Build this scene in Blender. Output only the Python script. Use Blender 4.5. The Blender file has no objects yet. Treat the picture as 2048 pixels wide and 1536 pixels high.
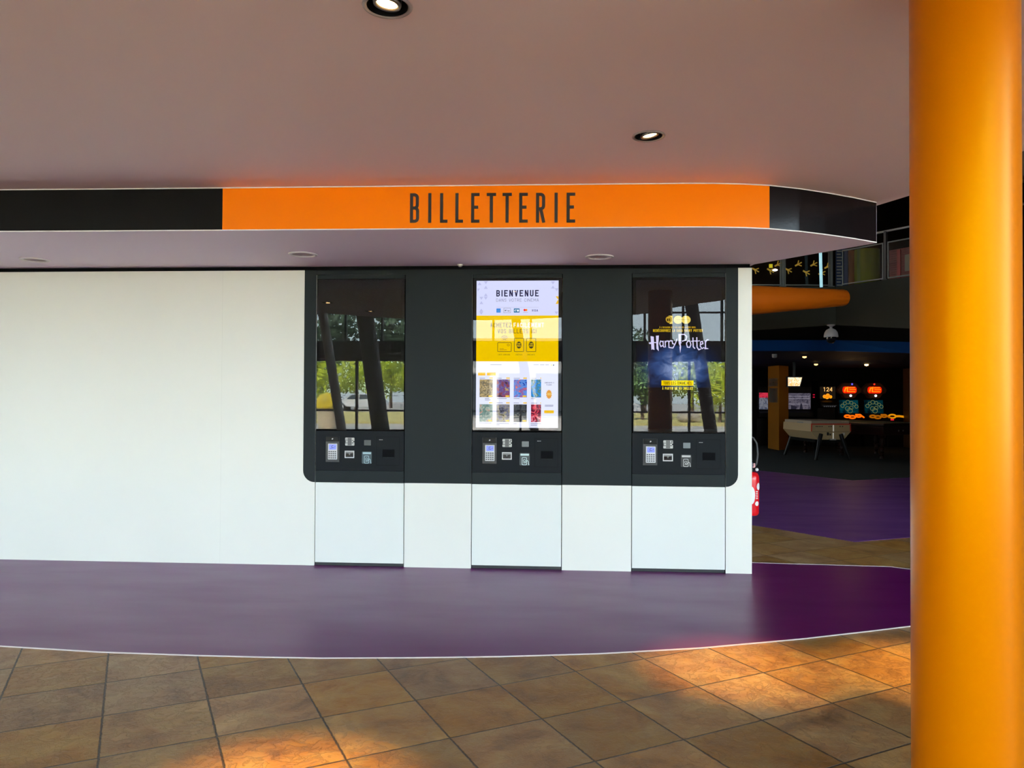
import bpy, bmesh, math, random
from mathutils import Vector, Matrix
random.seed(7)
SC = bpy.context.scene
COL = SC.collection
PI = math.pi
# ------------------------------------------------------------------ camera
F_PX = 1530.0; CAM = Vector((0.0, -6.4957, 1.48))
YAW, PITCH, ROLL = 0.0640177, 0.0143807, 0.00473323
FW = Vector((-math.sin(YAW)*math.cos(PITCH), math.cos(YAW)*math.cos(PITCH), math.sin(PITCH)))
R0 = FW.cross(Vector((0, 0, 1))).normalized(); U0 = R0.cross(FW)
RT = R0*math.cos(ROLL) + U0*math.sin(ROLL); UP = -R0*math.sin(ROLL) + U0*math.cos(ROLL)
cd = bpy.data.cameras.new('camera'); cam = bpy.data.objects.new('camera', cd); COL.objects.link(cam)
cd.sensor_width = 36.0; cd.lens = 36.0*F_PX/2048.0; cd.clip_start = 0.05; cd.clip_end = 500
mw = Matrix((RT, UP, -FW)).transposed().to_4x4(); mw.translation = CAM
cam.matrix_world = mw
SC.camera = cam
# ------------------------------------------------------------------ colour management, world, sun
SC.view_settings.view_transform = 'Standard'; SC.view_settings.look = 'None'
SC.view_settings.gamma = 1.0; SC.view_settings.use_curve_mapping = False
SC.view_settings.exposure = 0.1
SC.cycles.use_denoising = True
SC.cycles.max_bounces = 10; SC.cycles.diffuse_bounces = 6; SC.cycles.glossy_bounces = 5
SC.cycles.transparent_max_bounces = 12
SC.cycles.sample_clamp_indirect = 12.0
W = bpy.data.worlds.new('world'); SC.world = W; W.use_nodes = True
nt = W.node_tree; nt.nodes.clear()
wo = nt.nodes.new('ShaderNodeOutputWorld'); bg = nt.nodes.new('ShaderNodeBackground')
tc = nt.nodes.new('ShaderNodeTexCoord'); sx = nt.nodes.new('ShaderNodeSeparateXYZ'); rp = nt.nodes.new('ShaderNodeValToRGB')
nt.links.new(tc.outputs['Generated'], sx.inputs[0]); nt.links.new(sx.outputs['Z'], rp.inputs[0])
rp.color_ramp.elements[0].position = 0.0; rp.color_ramp.elements[0].color = (0.78, 0.93, 1.0, 1)
rp.color_ramp.elements[1].position = 0.8; rp.color_ramp.elements[1].color = (0.42, 0.70, 0.98, 1)
nt.links.new(rp.outputs[0], bg.inputs['Color']); bg.inputs['Strength'].default_value = 11.5
nt.links.new(bg.outputs[0], wo.inputs[0])
sd = bpy.data.lights.new('sun', 'SUN'); sun = bpy.data.objects.new('sun', sd); COL.objects.link(sun)
sd.energy = 110.0; sd.angle = math.radians(0.6); sd.color = (1.0, 0.95, 0.86)
sun.rotation_euler = Vector((0.25, -0.62, -0.8)).to_track_quat('-Z', 'Y').to_euler()
sun.location = (0, 30, 40)

# ------------------------------------------------------------------ pixel -> world helpers
def ray(px, py): return FW + RT*((px-1024)/F_PX) - UP*((py-768)/F_PX)
def onz(px, py, z):
    r = ray(px, py); return CAM + r*((z-CAM.z)/r.z)
def ony(px, py, y=0.0):
    r = ray(px, py); return CAM + r*((y-CAM.y)/r.y)
def dep(px, py, d): return CAM + ray(px, py)*d
def mdep(px, py, d):
    p = dep(px, py, d); return Vector((p.x, -p.y, p.z))

# ------------------------------------------------------------------ materials
MATS = {}
def new_mat(name):
    m = bpy.data.materials.new(name); m.use_nodes = True; return m
def P(name, col, rough=0.5, metal=0.0, spec=0.5, emit=None, es=1.0, coat=0.0, coatr=0.1, var=0.0, vscale=8.0, bump=0.0, bscale=80.0):
    if name in MATS: return MATS[name]
    m = new_mat(name); n = m.node_tree; b = n.nodes['Principled BSDF']
    b.inputs['Base Color'].default_value = (*col, 1); b.inputs['Roughness'].default_value = rough
    b.inputs['Metallic'].default_value = metal; b.inputs['Specular IOR Level'].default_value = spec
    b.inputs['Coat Weight'].default_value = coat; b.inputs['Coat Roughness'].default_value = coatr
    if emit: b.inputs['Emission Color'].default_value = (*emit, 1); b.inputs['Emission Strength'].default_value = es
    tcn = None
    if var > 0 or bump > 0:
        tcn = n.nodes.new('ShaderNodeTexCoord')
    if var > 0:
        nz = n.nodes.new('ShaderNodeTexNoise'); nz.inputs['Scale'].default_value = vscale; nz.inputs['Detail'].default_value = 5
        n.links.new(tcn.outputs['Object'], nz.inputs['Vector'])
        r = n.nodes.new('ShaderNodeValToRGB')
        r.color_ramp.elements[0].position = 0.3; r.color_ramp.elements[1].position = 0.7
        r.color_ramp.elements[0].color = (*[c*(1-var) for c in col], 1)
        r.color_ramp.elements[1].color = (*[min(1, c*(1+var)) for c in col], 1)
        n.links.new(nz.outputs['Fac'], r.inputs[0]); n.links.new(r.outputs[0], b.inputs['Base Color'])
    if bump > 0:
        nz2 = n.nodes.new('ShaderNodeTexNoise'); nz2.inputs['Scale'].default_value = bscale; nz2.inputs['Detail'].default_value = 3
        n.links.new(tcn.outputs['Object'], nz2.inputs['Vector'])
        bp = n.nodes.new('ShaderNodeBump'); bp.inputs['Strength'].default_value = bump; bp.inputs['Distance'].default_value = 0.01
        n.links.new(nz2.outputs['Fac'], bp.inputs['Height']); n.links.new(bp.outputs[0], b.inputs['Normal'])
    MATS[name] = m; return m
def E(name, col, s=1.0):
    """self-lit screen pixels"""
    return P(name, (0, 0, 0), 0.6, emit=col, es=s, spec=0.0)
def srgb(r, g, b):
    f = lambda c: (c/255/12.92) if c/255 <= .04045 else ((c/255+.055)/1.055)**2.4
    return (f(r), f(g), f(b))

def glass(name, boost=1.8, tint=(1, 1, 1)):
    if name in MATS: return MATS[name]
    m = new_mat(name); n = m.node_tree; n.nodes.clear(); L = n.links
    o = n.nodes.new('ShaderNodeOutputMaterial'); mx = n.nodes.new('ShaderNodeMixShader')
    tr = n.nodes.new('ShaderNodeBsdfTransparent'); tr.inputs[0].default_value = (*tint, 1)
    gl = n.nodes.new('ShaderNodeBsdfGlossy'); gl.inputs['Roughness'].default_value = 0.0
    fr = n.nodes.new('ShaderNodeFresnel'); fr.inputs[0].default_value = 1.5
    ge = n.nodes.new('ShaderNodeNewGeometry')
    iv = n.nodes.new('ShaderNodeMath'); iv.operation = 'SUBTRACT'; iv.inputs[0].default_value = boost
    L.new(ge.outputs['Backfacing'], iv.inputs[1])      # boost on the outer face only
    iv2 = n.nodes.new('ShaderNodeMath'); iv2.operation = 'MULTIPLY'; iv2.use_clamp = True
    ml = n.nodes.new('ShaderNodeMath'); ml.operation = 'MULTIPLY'
    bf = n.nodes.new('ShaderNodeMath'); bf.operation = 'SUBTRACT'; bf.inputs[0].default_value = 1.0
    L.new(ge.outputs['Backfacing'], bf.inputs[1])
    ml.inputs[0].default_value = boost; L.new(bf.outputs[0], ml.inputs[1])
    L.new(fr.outputs[0], iv2.inputs[0]); L.new(ml.outputs[0], iv2.inputs[1])
    L.new(iv2.outputs[0], mx.inputs[0]); L.new(tr.outputs[0], mx.inputs[1]); L.new(gl.outputs[0], mx.inputs[2])
    L.new(mx.outputs[0], o.inputs[0])
    n.nodes.remove(iv)
    MATS[name] = m; return m

def tile_mat():
    m = new_mat('slate_tiles'); n = m.node_tree; L = n.links; b = n.nodes['Principled BSDF']
    N = n.nodes.new
    def math_(op, a=None, bb=None, clamp=False):
        x = N('ShaderNodeMath'); x.operation = op; x.use_clamp = clamp
        for i, v in enumerate((a, bb)):
            if v is None: continue
            if isinstance(v, (int, float)): x.inputs[i].default_value = v
            else: L.new(v, x.inputs[i])
        return x.outputs[0]
    g = N('ShaderNodeNewGeometry')
    mp = N('ShaderNodeMapping'); mp.vector_type = 'TEXTURE'
    mp.inputs['Location'].default_value = (-2.31587, -2.70612, 0)
    mp.inputs['Rotation'].default_value = (0, 0, math.radians(30)); mp.inputs['Scale'].default_value = (0.45, 0.45, 0.45)
    L.new(g.outputs['Position'], mp.inputs['Vector'])
    s = N('ShaderNodeSeparateXYZ'); L.new(mp.outputs[0], s.inputs[0])
    nzw = N('ShaderNodeTexNoise'); nzw.inputs['Scale'].default_value = 14; nzw.inputs['Detail'].default_value = 4
    L.new(mp.outputs[0], nzw.inputs['Vector'])
    w = math_('MULTIPLY', math_('SUBTRACT', nzw.outputs['Fac'], 0.5), 0.022)
    def edge(c):
        f = math_('FRACT', math_('ADD', c, w)); return math_('SUBTRACT', 0.5, math_('ABSOLUTE', math_('SUBTRACT', f, 0.5)))
    ex, ey = edge(s.outputs[0]), edge(s.outputs[1])
    dmin = math_('MINIMUM', ex, ey)
    gr = N('ShaderNodeMapRange'); gr.inputs[1].default_value = 0.005; gr.inputs[2].default_value = 0.013
    L.new(dmin, gr.inputs[0])     # 0 grout, 1 tile
    cb = N('ShaderNodeCombineXYZ'); L.new(math_('FLOOR', s.outputs[0]), cb.inputs[0]); L.new(math_('FLOOR', s.outputs[1]), cb.inputs[1])
    wn = N('ShaderNodeTexWhiteNoise'); wn.noise_dimensions = '3D'; L.new(cb.outputs[0], wn.inputs['Vector'])
    # offset pattern per tile
    va = N('ShaderNodeVectorMath'); va.operation = 'MULTIPLY_ADD'; L.new(wn.outputs['Color'], va.inputs[0]); va.inputs[1].default_value = (20, 20, 20); L.new(mp.outputs[0], va.inputs[2])
    n1 = N('ShaderNodeTexNoise'); n1.inputs['Scale'].default_value = 1.6; n1.inputs['Detail'].default_value = 7; n1.inputs['Roughness'].default_value = 0.62; n1.inputs['Distortion'].default_value = 0.6
    L.new(va.outputs[0], n1.inputs['Vector'])
    r1 = N('ShaderNodeValToRGB'); e = r1.color_ramp.elements
    e[0].position = 0.28; e[0].color = (0.14, 0.065, 0.019, 1); e[1].position = 0.72; e[1].color = (0.40, 0.245, 0.085, 1)
    x = e.new(0.45); x.color = (0.28, 0.140, 0.040, 1); x = e.new(0.58); x.color = (0.32, 0.19, 0.062, 1)
    L.new(n1.outputs['Fac'], r1.inputs[0])
    hs = N('ShaderNodeHueSaturation'); L.new(r1.outputs[0], hs.inputs['Color'])
    L.new(math_('ADD', math_('MULTIPLY', wn.outputs['Value'], 0.36), 0.82), hs.inputs['Value'])
    sp2 = N('ShaderNodeSeparateColor'); L.new(wn.outputs['Color'], sp2.inputs[0])
    L.new(math_('ADD', math_('MULTIPLY', sp2.outputs[1], 0.25), 0.85), hs.inputs['Saturation'])
    mx = N('ShaderNodeMix'); mx.data_type = 'RGBA'; mx.inputs['A'].default_value = (0.05, 0.033, 0.02, 1)
    L.new(gr.outputs[0], mx.inputs['Factor']); L.new(hs.outputs[0], mx.inputs['B'])
    L.new(mx.outputs['Result'], b.inputs['Base Color'])
    n2 = N('ShaderNodeTexNoise'); n2.inputs['Scale'].default_value = 5; n2.inputs['Detail'].default_value = 9; n2.inputs['Roughness'].default_value = 0.6; n2.inputs['Distortion'].default_value = 0.5
    L.new(va.outputs[0], n2.inputs['Vector'])
    vr = N('ShaderNodeTexVoronoi'); vr.inputs['Scale'].default_value = 3.0; vr.feature = 'DISTANCE_TO_EDGE'
    vm = N('ShaderNodeVectorMath'); vm.operation = 'MULTIPLY_ADD'; L.new(n2.outputs['Color'], vm.inputs[0]); vm.inputs[1].default_value = (1.2, 1.2, 1.2); L.new(va.outputs[0], vm.inputs[2]); L.new(vm.outputs[0], vr.inputs['Vector'])
    crk = math_('MINIMUM', math_('MULTIPLY', vr.outputs['Distance'], 12.0), 1.0)
    hgt = math_('ADD', math_('MULTIPLY', n2.outputs['Fac'], 0.8), math_('ADD', math_('MULTIPLY', crk, 0.25), math_('MULTIPLY', gr.outputs[0], 0.6)))
    bp = N('ShaderNodeBump'); bp.inputs['Strength'].default_value = 1.0; bp.inputs['Distance'].default_value = 0.01
    L.new(hgt, bp.inputs['Height']); L.new(bp.outputs[0], b.inputs['Normal'])
    b.inputs['Roughness'].default_value = 0.42; b.inputs['Specular IOR Level'].default_value = 0.3
    return m

def vinyl_mat(name, col, rough=0.25, spec=0.5):
    m = new_mat(name); n = m.node_tree; L = n.links; b = n.nodes['Principled BSDF']; N = n.nodes.new
    g = N('ShaderNodeNewGeometry')
    mp = N('ShaderNodeMapping'); mp.inputs['Scale'].default_value = (0.45, 1.3, 1)
    L.new(g.outputs['Position'], mp.inputs['Vector'])
    nz = N('ShaderNodeTexNoise'); nz.inputs['Scale'].default_value = 2.2; nz.inputs['Detail'].default_value = 4; L.new(mp.outputs[0], nz.inputs['Vector'])
    r = N('ShaderNodeMapRange'); r.inputs[1].default_value = 0.3; r.inputs[2].default_value = 0.7
    r.inputs[3].default_value = rough*0.97; r.inputs[4].default_value = rough*1.25
    L.new(nz.outputs['Fac'], r.inputs[0]); L.new(r.outputs[0], b.inputs['Roughness'])
    b.inputs['Base Color'].default_value = (*col, 1); b.inputs['Specular IOR Level'].default_value = spec
    MATS[name] = m; return m

def art_mat(name, cols, scale=6.0, es=1.0, seed=0.0, emit=True, hpos=None):
    """generic blotchy artwork made of noise bands"""
    m = new_mat(name); n = m.node_tree; L = n.links; b = n.nodes['Principled BSDF']; N = n.nodes.new
    t = N('ShaderNodeTexCoord'); mp = N('ShaderNodeMapping'); mp.inputs['Location'].default_value = (seed, seed*1.7, seed*0.3)
    L.new(t.outputs['Object'], mp.inputs['Vector'])
    nz = N('ShaderNodeTexNoise'); nz.inputs['Scale'].default_value = scale; nz.inputs['Detail'].default_value = 3; nz.inputs['Distortion'].default_value = 1.5
    L.new(mp.outputs[0], nz.inputs['Vector'])
    r = N('ShaderNodeValToRGB'); r.color_ramp.interpolation = 'LINEAR'; e = r.color_ramp.elements
    k = len(cols)
    while len(e) < k: e.new(0.5)
    for i, c in enumerate(cols):
        e[i].position = 0.3 + 0.4*i/(k-1); e[i].color = (*c, 1)
    L.new(nz.outputs['Fac'], r.inputs[0])
    if emit:
        b.inputs['Base Color'].default_value = (0, 0, 0, 1); b.inputs['Specular IOR Level'].default_value = 0
        L.new(r.outputs[0], b.inputs['Emission Color']); b.inputs['Emission Strength'].default_value = es
    else:
        L.new(r.outputs[0], b.inputs['Base Color'])
    return m

# ------------------------------------------------------------------ mesh helpers
def obj(name, bm, mat, parent=None, smooth=False, loc=None):
    me = bpy.data.meshes.new(name); bmesh.ops.recalc_face_normals(bm, faces=bm.faces[:]) ; bm.to_mesh(me); bm.free()
    if smooth is True:
        for p in me.polygons: p.use_smooth = True
    elif smooth:
        me.shade_smooth_by_angle(angle=smooth) if hasattr(me, 'shade_smooth_by_angle') else None
        me.set_sharp_from_angle(angle=smooth)
        for p in me.polygons: p.use_smooth = True
    if mat: me.materials.append(mat)
    o = bpy.data.objects.new(name, me); COL.objects.link(o)
    if parent: o.parent = parent
    if loc: o.location = loc
    return o
def thing(name, label, cat, loc=(0, 0, 0), rz=0.0, group=None):
    o = bpy.data.objects.new(name, None); COL.objects.link(o); o.empty_display_size = 0.1
    o.location = loc; o.rotation_euler = (0, 0, rz); tag(o, label, cat, group); return o
def tag(o, label, cat, group=None, kind=None):
    o['label'] = label; o['category'] = cat
    if group: o['group'] = group
    if kind: o['kind'] = kind
    return o
def struct(o, label=None):
    o['kind'] = 'structure'
    if label: o['label'] = label
    return o
def box(bm, x0, x1, y0, y1, z0, z1, bev=0.0):
    r = bmesh.ops.create_cube(bm, size=1.0)
    for v in r['verts']:
        v.co = Vector((x0+(v.co.x+.5)*(x1-x0), y0+(v.co.y+.5)*(y1-y0), z0+(v.co.z+.5)*(z1-z0)))
    if bev > 0:
        ed = list({e for v in r['verts'] for e in v.link_edges})
        bmesh.ops.bevel(bm, geom=ed, offset=bev, segments=2, affect='EDGES', profile=0.5)
    return bm
def B(*a, **k): return box(bmesh.new(), *a, **k)
def prism(bm, pts, z0, z1):
    """closed polygon in xy extruded from z0 to z1"""
    lo = [bm.verts.new((p[0], p[1], z0)) for p in pts]; hi = [bm.verts.new((p[0], p[1], z1)) for p in pts]
    n = len(pts)
    bm.faces.new(lo[::-1]); bm.faces.new(hi)
    for i in range(n): bm.faces.new((lo[i], lo[(i+1) % n], hi[(i+1) % n], hi[i]))
    return bm
def prism_xz(bm, pts, y0, y1):
    a = [bm.verts.new((p[0], y0, p[1])) for p in pts]; b = [bm.verts.new((p[0], y1, p[1])) for p in pts]
    n = len(pts)
    bm.faces.new(a); bm.faces.new(b[::-1])
    for i in range(n): bm.faces.new((a[i], b[i], b[(i+1) % n], a[(i+1) % n]))
    return bm
def slab_holes(outer, holes, z0, z1):
    """slab between z0 and z1 with round holes through it"""
    bm = bmesh.new(); loops = []
    for loop in [outer]+holes:
        vs = [bm.verts.new((p[0], p[1], z0)) for p in loop]
        es = [bm.edges.new((vs[i], vs[(i+1) % len(vs)])) for i in range(len(vs))]; loops.append(vs)
    bmesh.ops.triangle_fill(bm, edges=bm.edges[:], use_beauty=True)
    low = bm.faces[:]
    top = {}
    for v in bm.verts[:]: top[v] = bm.verts.new((v.co.x, v.co.y, z1))
    for f in low: bm.faces.new([top[v] for v in reversed(f.verts)])
    for vs in loops:
        for i in range(len(vs)):
            a, b = vs[i], vs[(i+1) % len(vs)]; bm.faces.new((a, b, top[b], top[a]))
    return bm
def circ(cx, cy, r, n=32, a0=0, a1=2*PI, end=False):
    k = n+1 if end else n
    return [(cx+r*math.cos(a0+(a1-a0)*i/n), cy+r*math.sin(a0+(a1-a0)*i/n)) for i in range(k)]
def lathe(bm, prof, n=32, M=None, close=False):
    """profile [(r,z)] about z"""
    rings = []
    for r, z in prof:
        if r < 1e-6: rings.append([bm.verts.new((0, 0, z))])
        else: rings.append([bm.verts.new((r*math.cos(2*PI*i/n), r*math.sin(2*PI*i/n), z)) for i in range(n)])
    vs = [v for r in rings for v in r]
    for a, b in zip(rings, rings[1:]):
        for i in range(n):
            if len(a) == 1 and len(b) == 1: continue
            if len(a) == 1: bm.faces.new((a[0], b[i], b[(i+1) % n]))
            elif len(b) == 1: bm.faces.new((a[i], a[(i+1) % n], b[0]))
            else: bm.faces.new((a[i], a[(i+1) % n], b[(i+1) % n], b[i]))
    if M: bmesh.ops.transform(bm, matrix=M, verts=vs)
    return bm
def tube(bm, pts, r, n=10, cap=True):
    pts = [Vector(p) for p in pts]; rr = r if isinstance(r, (list, tuple)) else [r]*len(pts)
    rings = []; prev = None
    for i, p in enumerate(pts):
        t = (pts[min(i+1, len(pts)-1)]-pts[max(i-1, 0)]).normalized()
        if prev is None:
            a = Vector((0, 0, 1)) if abs(t.z) < .9 else Vector((1, 0, 0)); u = t.cross(a).normalized()
        else: u = (prev - t*prev.dot(t)).normalized()
        prev = u; v = t.cross(u)
        rings.append([bm.verts.new(p+(u*math.cos(2*PI*k/n)+v*math.sin(2*PI*k/n))*rr[i]) for k in range(n)])
    for a, b in zip(rings, rings[1:]):
        for i in range(n): bm.faces.new((a[i], a[(i+1) % n], b[(i+1) % n], b[i]))
    if cap: bm.faces.new(rings[0][::-1]); bm.faces.new(rings[-1])
    return bm

# ------------------------------------------------------------------ stroke lettering
def arc(cx, cy, rx, ry, d0, d1, n=8):
    return [(cx+rx*math.cos(math.radians(d0+(d1-d0)*i/n)), cy+ry*math.sin(math.radians(d0+(d1-d0)*i/n))) for i in range(n+1)]
def glyph(c, w=0.40, s=0.1):
    """strokes of a capital 1 high, w wide; s = stroke weight; coordinates are centre lines"""
    h = s/2; l, r, b, t, m = h, w-h, h, 1-h, 0.5; cx = w/2; k = min(.2, (w-s)/2)
    bowl = lambda y0, y1, x1: [(l, y1)] + arc(x1-k, y1-k if y1-y0 > 2*k else (y0+y1)/2, k, min(k, (y1-y0)/2), 90, 0, 5) + arc(x1-k, y0+min(k, (y1-y0)/2), k, min(k, (y1-y0)/2), 0, -90, 5) + [(l, y0)]
    oval = arc(cx, t-k, (r-l)/2, k, 180, 0, 10) + arc(cx, b+k, (r-l)/2, k, 0, -180, 10)
    oval = oval + [oval[0]]
    L = [(l, 0), (l, 1)]
    G = {
     'A': [[(l, 0), (cx, 1)], [(cx, 1), (r, 0)], [(l+(cx-l)*.3, .3), (r-(r-cx)*.3, .3)]],
     'B': [L, bowl(m, t, r-.01), bowl(b, m, r)],
     'C': [[(r, .68)] + arc(cx, t-k, (r-l)/2, k, 0, 180, 10) + arc(cx, b+k, (r-l)/2, k, 180, 360, 10) + [(r, .32)]],
     'D': [L, bowl(b, t, r)],
     'E': [L, [(0, t), (w, t)], [(0, m+.02), (w*.85, m+.02)], [(0, b), (w, b)]],
     'F': [L, [(0, t), (w, t)], [(0, m), (w*.85, m)]],
     'G': [[(r, .72)] + arc(cx, t-k, (r-l)/2, k, 0, 180, 10) + arc(cx, b+k, (r-l)/2, k, 180, 360, 10) + [(r, .48), (cx, .48)]],
     'H': [L, [(r, 0), (r, 1)], [(l, m), (r, m)]],
     'I': [[(h, 0), (h, 1)]],
     'J': [[(r, 1), (r, b+k)] + arc(cx, b+k, (r-l)/2, k, 0, -180, 10)],
     'L': [L, [(0, b), (w, b)]],
     'M': [L, [(w*1.25-h, 0), (w*1.25-h, 1)], [(l, 1), (w*.625, .3)], [(w*.625, .3), (w*1.25-h, 1)]],
     'N': [L, [(r, 0), (r, 1)], [(l, 1), (r, 0)]],
     'O': [oval], '0': [oval], 'Q': [oval, [(cx, .2), (r, -.05)]],
     'P': [L, bowl(.44, t, r)],
     'R': [L, bowl(.46, t, r-.01), [(cx, .46), (r, 0)]],
     'S': [[(r, .74)] + arc(cx, t-k, (r-l)/2, k, 0, 180, 8) + [(l, .66), (r, .36)] + arc(cx, b+k, (r-l)/2, k, 0, -180, 8) + [(l, .27)]],
     'T': [[(cx, 0), (cx, 1)], [(0, t), (w, t)]],
     'U': [[(l, 1), (l, b+k)] + arc(cx, b+k, (r-l)/2, k, 180, 360, 10) + [(r, 1)]],
     'V': [[(l, 1), (cx, 0)], [(cx, 0), (r, 1)]],
     'W': [[(l, 1), (w*.3, 0)], [(w*.3, 0), (w*.6, .8)], [(w*.6, .8), (w*.9, 0)], [(w*.9, 0), (w*1.2-h, 1)]],
     'X': [[(l, 0), (r, 1)], [(l, 1), (r, 0)]],
     'Y': [[(l, 1), (cx, .45)], [(cx, .45), (r, 1)], [(cx, 0), (cx, .48)]],
     'Z': [[(0, t), (w, t)], [(0, b), (w, b)], [(l, b), (r, t)]],
     '1': [[(cx, 0), (cx, 1)], [(cx, 1), (l, .8)]],
     '2': [[(l, .72)] + arc(cx, t-k, (r-l)/2, k, 180, 0, 8) + [(r, .62), (l, b)], [(0, b), (w, b)]],
     '3': [[(l, .75)] + arc(cx, t-k, (r-l)/2, k, 180, 0, 8) + arc(cx, .5+k, (r-l)/2, k, 0, -90, 5) + arc(cx, b+k, (r-l)/2, k, 90, 0, 5) + arc(cx, b+k, (r-l)/2, k, 0, -180, 8)],
     '4': [[(r-.04, 0), (r-.04, 1)], [(r-.04, 1), (l, .3)], [(0, .3), (w, .3)]],
     '+': [[(0, m), (w, m)], [(cx, m-w/2), (cx, m+w/2)]],
     '-': [[(0, m), (w, m)]], '.': [[(cx-h, 0), (cx-h, s)]], "'": [[(cx, .75), (cx, 1)]],
    }
    if c == 'É': g = glyph('E', w, s)[1] + [[(cx-.05, 1.06), (cx+.08, 1.2)]]; return w, g
    if c == 'È': g = glyph('E', w, s)[1] + [[(cx+.05, 1.06), (cx-.08, 1.2)]]; return w, g
    if c == 'À': g = glyph('A', w, s)[1] + [[(cx+.05, 1.06), (cx-.08, 1.2)]]; return w, g
    if c == ' ': return w*.6, []
    adv = {'I': s, 'M': w*1.25, 'W': w*1.2, "'": .12, '.': .12}.get(c, w)
    return adv, G[c]
def strip(bm, pts, hw, to3, cap=0.0):
    """flat ribbon of half width hw along pts (2-D), mitred; to3 maps (u,v) to a 3-D point"""
    P2 = [Vector(p) for p in pts]; Q = [P2[0]]
    for p in P2[1:]:
        if (p-Q[-1]).length > 1e-5: Q.append(p)
    closed = len(Q) > 3 and (Q[0]-Q[-1]).length < 1e-4
    if closed: Q = Q[:-1]
    n = len(Q); Ls, Rs = [], []
    for i in range(n):
        if closed: a, c = Q[i-1], Q[(i+1) % n]
        else: a = Q[i-1] if i else None; c = Q[i+1] if i < n-1 else None
        d1 = (Q[i]-a).normalized() if a is not None else None; d2 = (c-Q[i]).normalized() if c is not None else None
        if d1 is None: d1 = d2
        if d2 is None: d2 = d1
        n1 = Vector((-d1.y, d1.x)); n2 = Vector((-d2.y, d2.x)); mm = n1+n2
        if mm.length < 1e-3: mm = n1
        mm.normalize(); sc = hw/max(.5, mm.dot(n1))
        Ls.append(bm.verts.new(to3(*(Q[i]+mm*sc)))); Rs.append(bm.verts.new(to3(*(Q[i]-mm*sc))))
    for i in range(n if closed else n-1):
        j = (i+1) % n; bm.faces.new((Ls[i], Rs[i], Rs[j], Ls[j]))
def text(bm, s, h, to3, x0=0.0, y0=0.0, w=0.40, wt=0.1, gap=0.12, width=None, center=False):
    gs = [glyph(c, w, wt) for c in s]
    tot = sum(g[0] for g in gs) + gap*(len(gs)-1)
    kx = (width/(tot*h)) if width else 1.0
    if center: x0 -= tot*h*kx/2
    x = 0.0
    for adv, strokes in gs:
        for st in strokes:
            strip(bm, [((x+u)*h*kx+x0, v*h+y0) for u, v in st], wt*h/2*(min(1, kx) if width else 1), to3)
        x += adv+gap
    return bm
def text_mesh(s, h, to3, **k): return text(bmesh.new(), s, h, to3, **k)
def quad(bm, x0, x1, z0, z1, y):
    f = bm.faces.new([bm.verts.new(p) for p in ((x0, y, z0), (x1, y, z0), (x1, y, z1), (x0, y, z1))]); return bm
def poly(bm, pts, y):
    bm.faces.new([bm.verts.new((p[0], y, p[1])) for p in pts]); return bm
def rrect(x0, x1, z0, z1, r, n=5, which=(1, 1, 1, 1)):
    out = []
    for (cx, cz, a, on) in ((x1-r, z1-r, 0, which[0]), (x0+r, z1-r, 90, which[1]), (x0+r, z0+r, 180, which[2]), (x1-r, z0+r, 270, which[3])):
        if on: out += arc(cx, cz, r, r, a, a+90, n)
        else: out.append((x1 if a in (0, 270) else x0, z1 if a in (0, 90) else z0))
    return out

# ------------------------------------------------------------------ shared materials
M_white = P('wall_white', (0.71, 0.70, 0.635), 0.42, var=0.015, vscale=1.2)
M_door = P('door_white', (0.69, 0.70, 0.655), 0.38)
M_graph = P('graphite_panel', srgb(33, 39, 40), 0.55, spec=.12, bump=0.05, bscale=300)
M_graph2 = P('graphite_console', srgb(20, 24, 28), 0.5, spec=.1)
M_seam = P('seam_black', (0.004, 0.004, 0.005), 0.9, spec=.1)
M_bezel = P('screen_bezel', (0.002, 0.002, 0.002), 0.6, spec=.1)
M_ceil = P('ceiling_paint', (0.90, 0.72, 0.73), 0.6, bump=0.03, bscale=6)
M_soffit = P('soffit_paint', (0.90, 0.78, 0.90), 0.6)
M_orange = P('orange_vinyl', (0.98, 0.22, 0.0), 0.24, spec=0.2)
M_black = P('black_vinyl', (0.004, 0.002, 0.003), 0.22, spec=.3, bump=0.04, bscale=40)
M_letter = P('letter_black', (0.012, 0.006, 0.005), 0.4)
M_edge = P('edge_trim', (0.85, 0.82, 0.82), 0.4)
M_tile = tile_mat()
M_vinyl = vinyl_mat('purple_vinyl', (0.092, 0.001, 0.086), 0.30, .45)
M_vinyl.node_tree.nodes['Principled BSDF'].inputs['Specular Tint'].default_value = (1.0, .50, 1.0, 1)
M_vinyl2 = vinyl_mat('violet_vinyl', (0.10, 0.025, 0.17), 0.4)
M_carpet = P('grey_carpet', (0.034, 0.042, 0.042), 0.9, spec=.1, var=0.2, vscale=30)
M_steel = P('brushed_steel', (0.55, 0.55, 0.55), 0.3, metal=1.0)
M_silver = P('silver_plastic', (0.55, 0.56, 0.58), 0.35)
M_dark = P('dark_plastic', (0.012, 0.013, 0.015), 0.4)
M_glass = glass('clear_glass', .5)
M_sglass = glass('screen_glass', 1.1)
M_hall = P('hall_dark', (0.006, 0.006, 0.006), 0.9, spec=.1)

# ================================================================== SETTING
# floor
bm = bmesh.new(); box(bm, -18, 14.5, -16, 19, -0.2, 0.0); struct(obj('floor', bm, M_tile))
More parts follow.
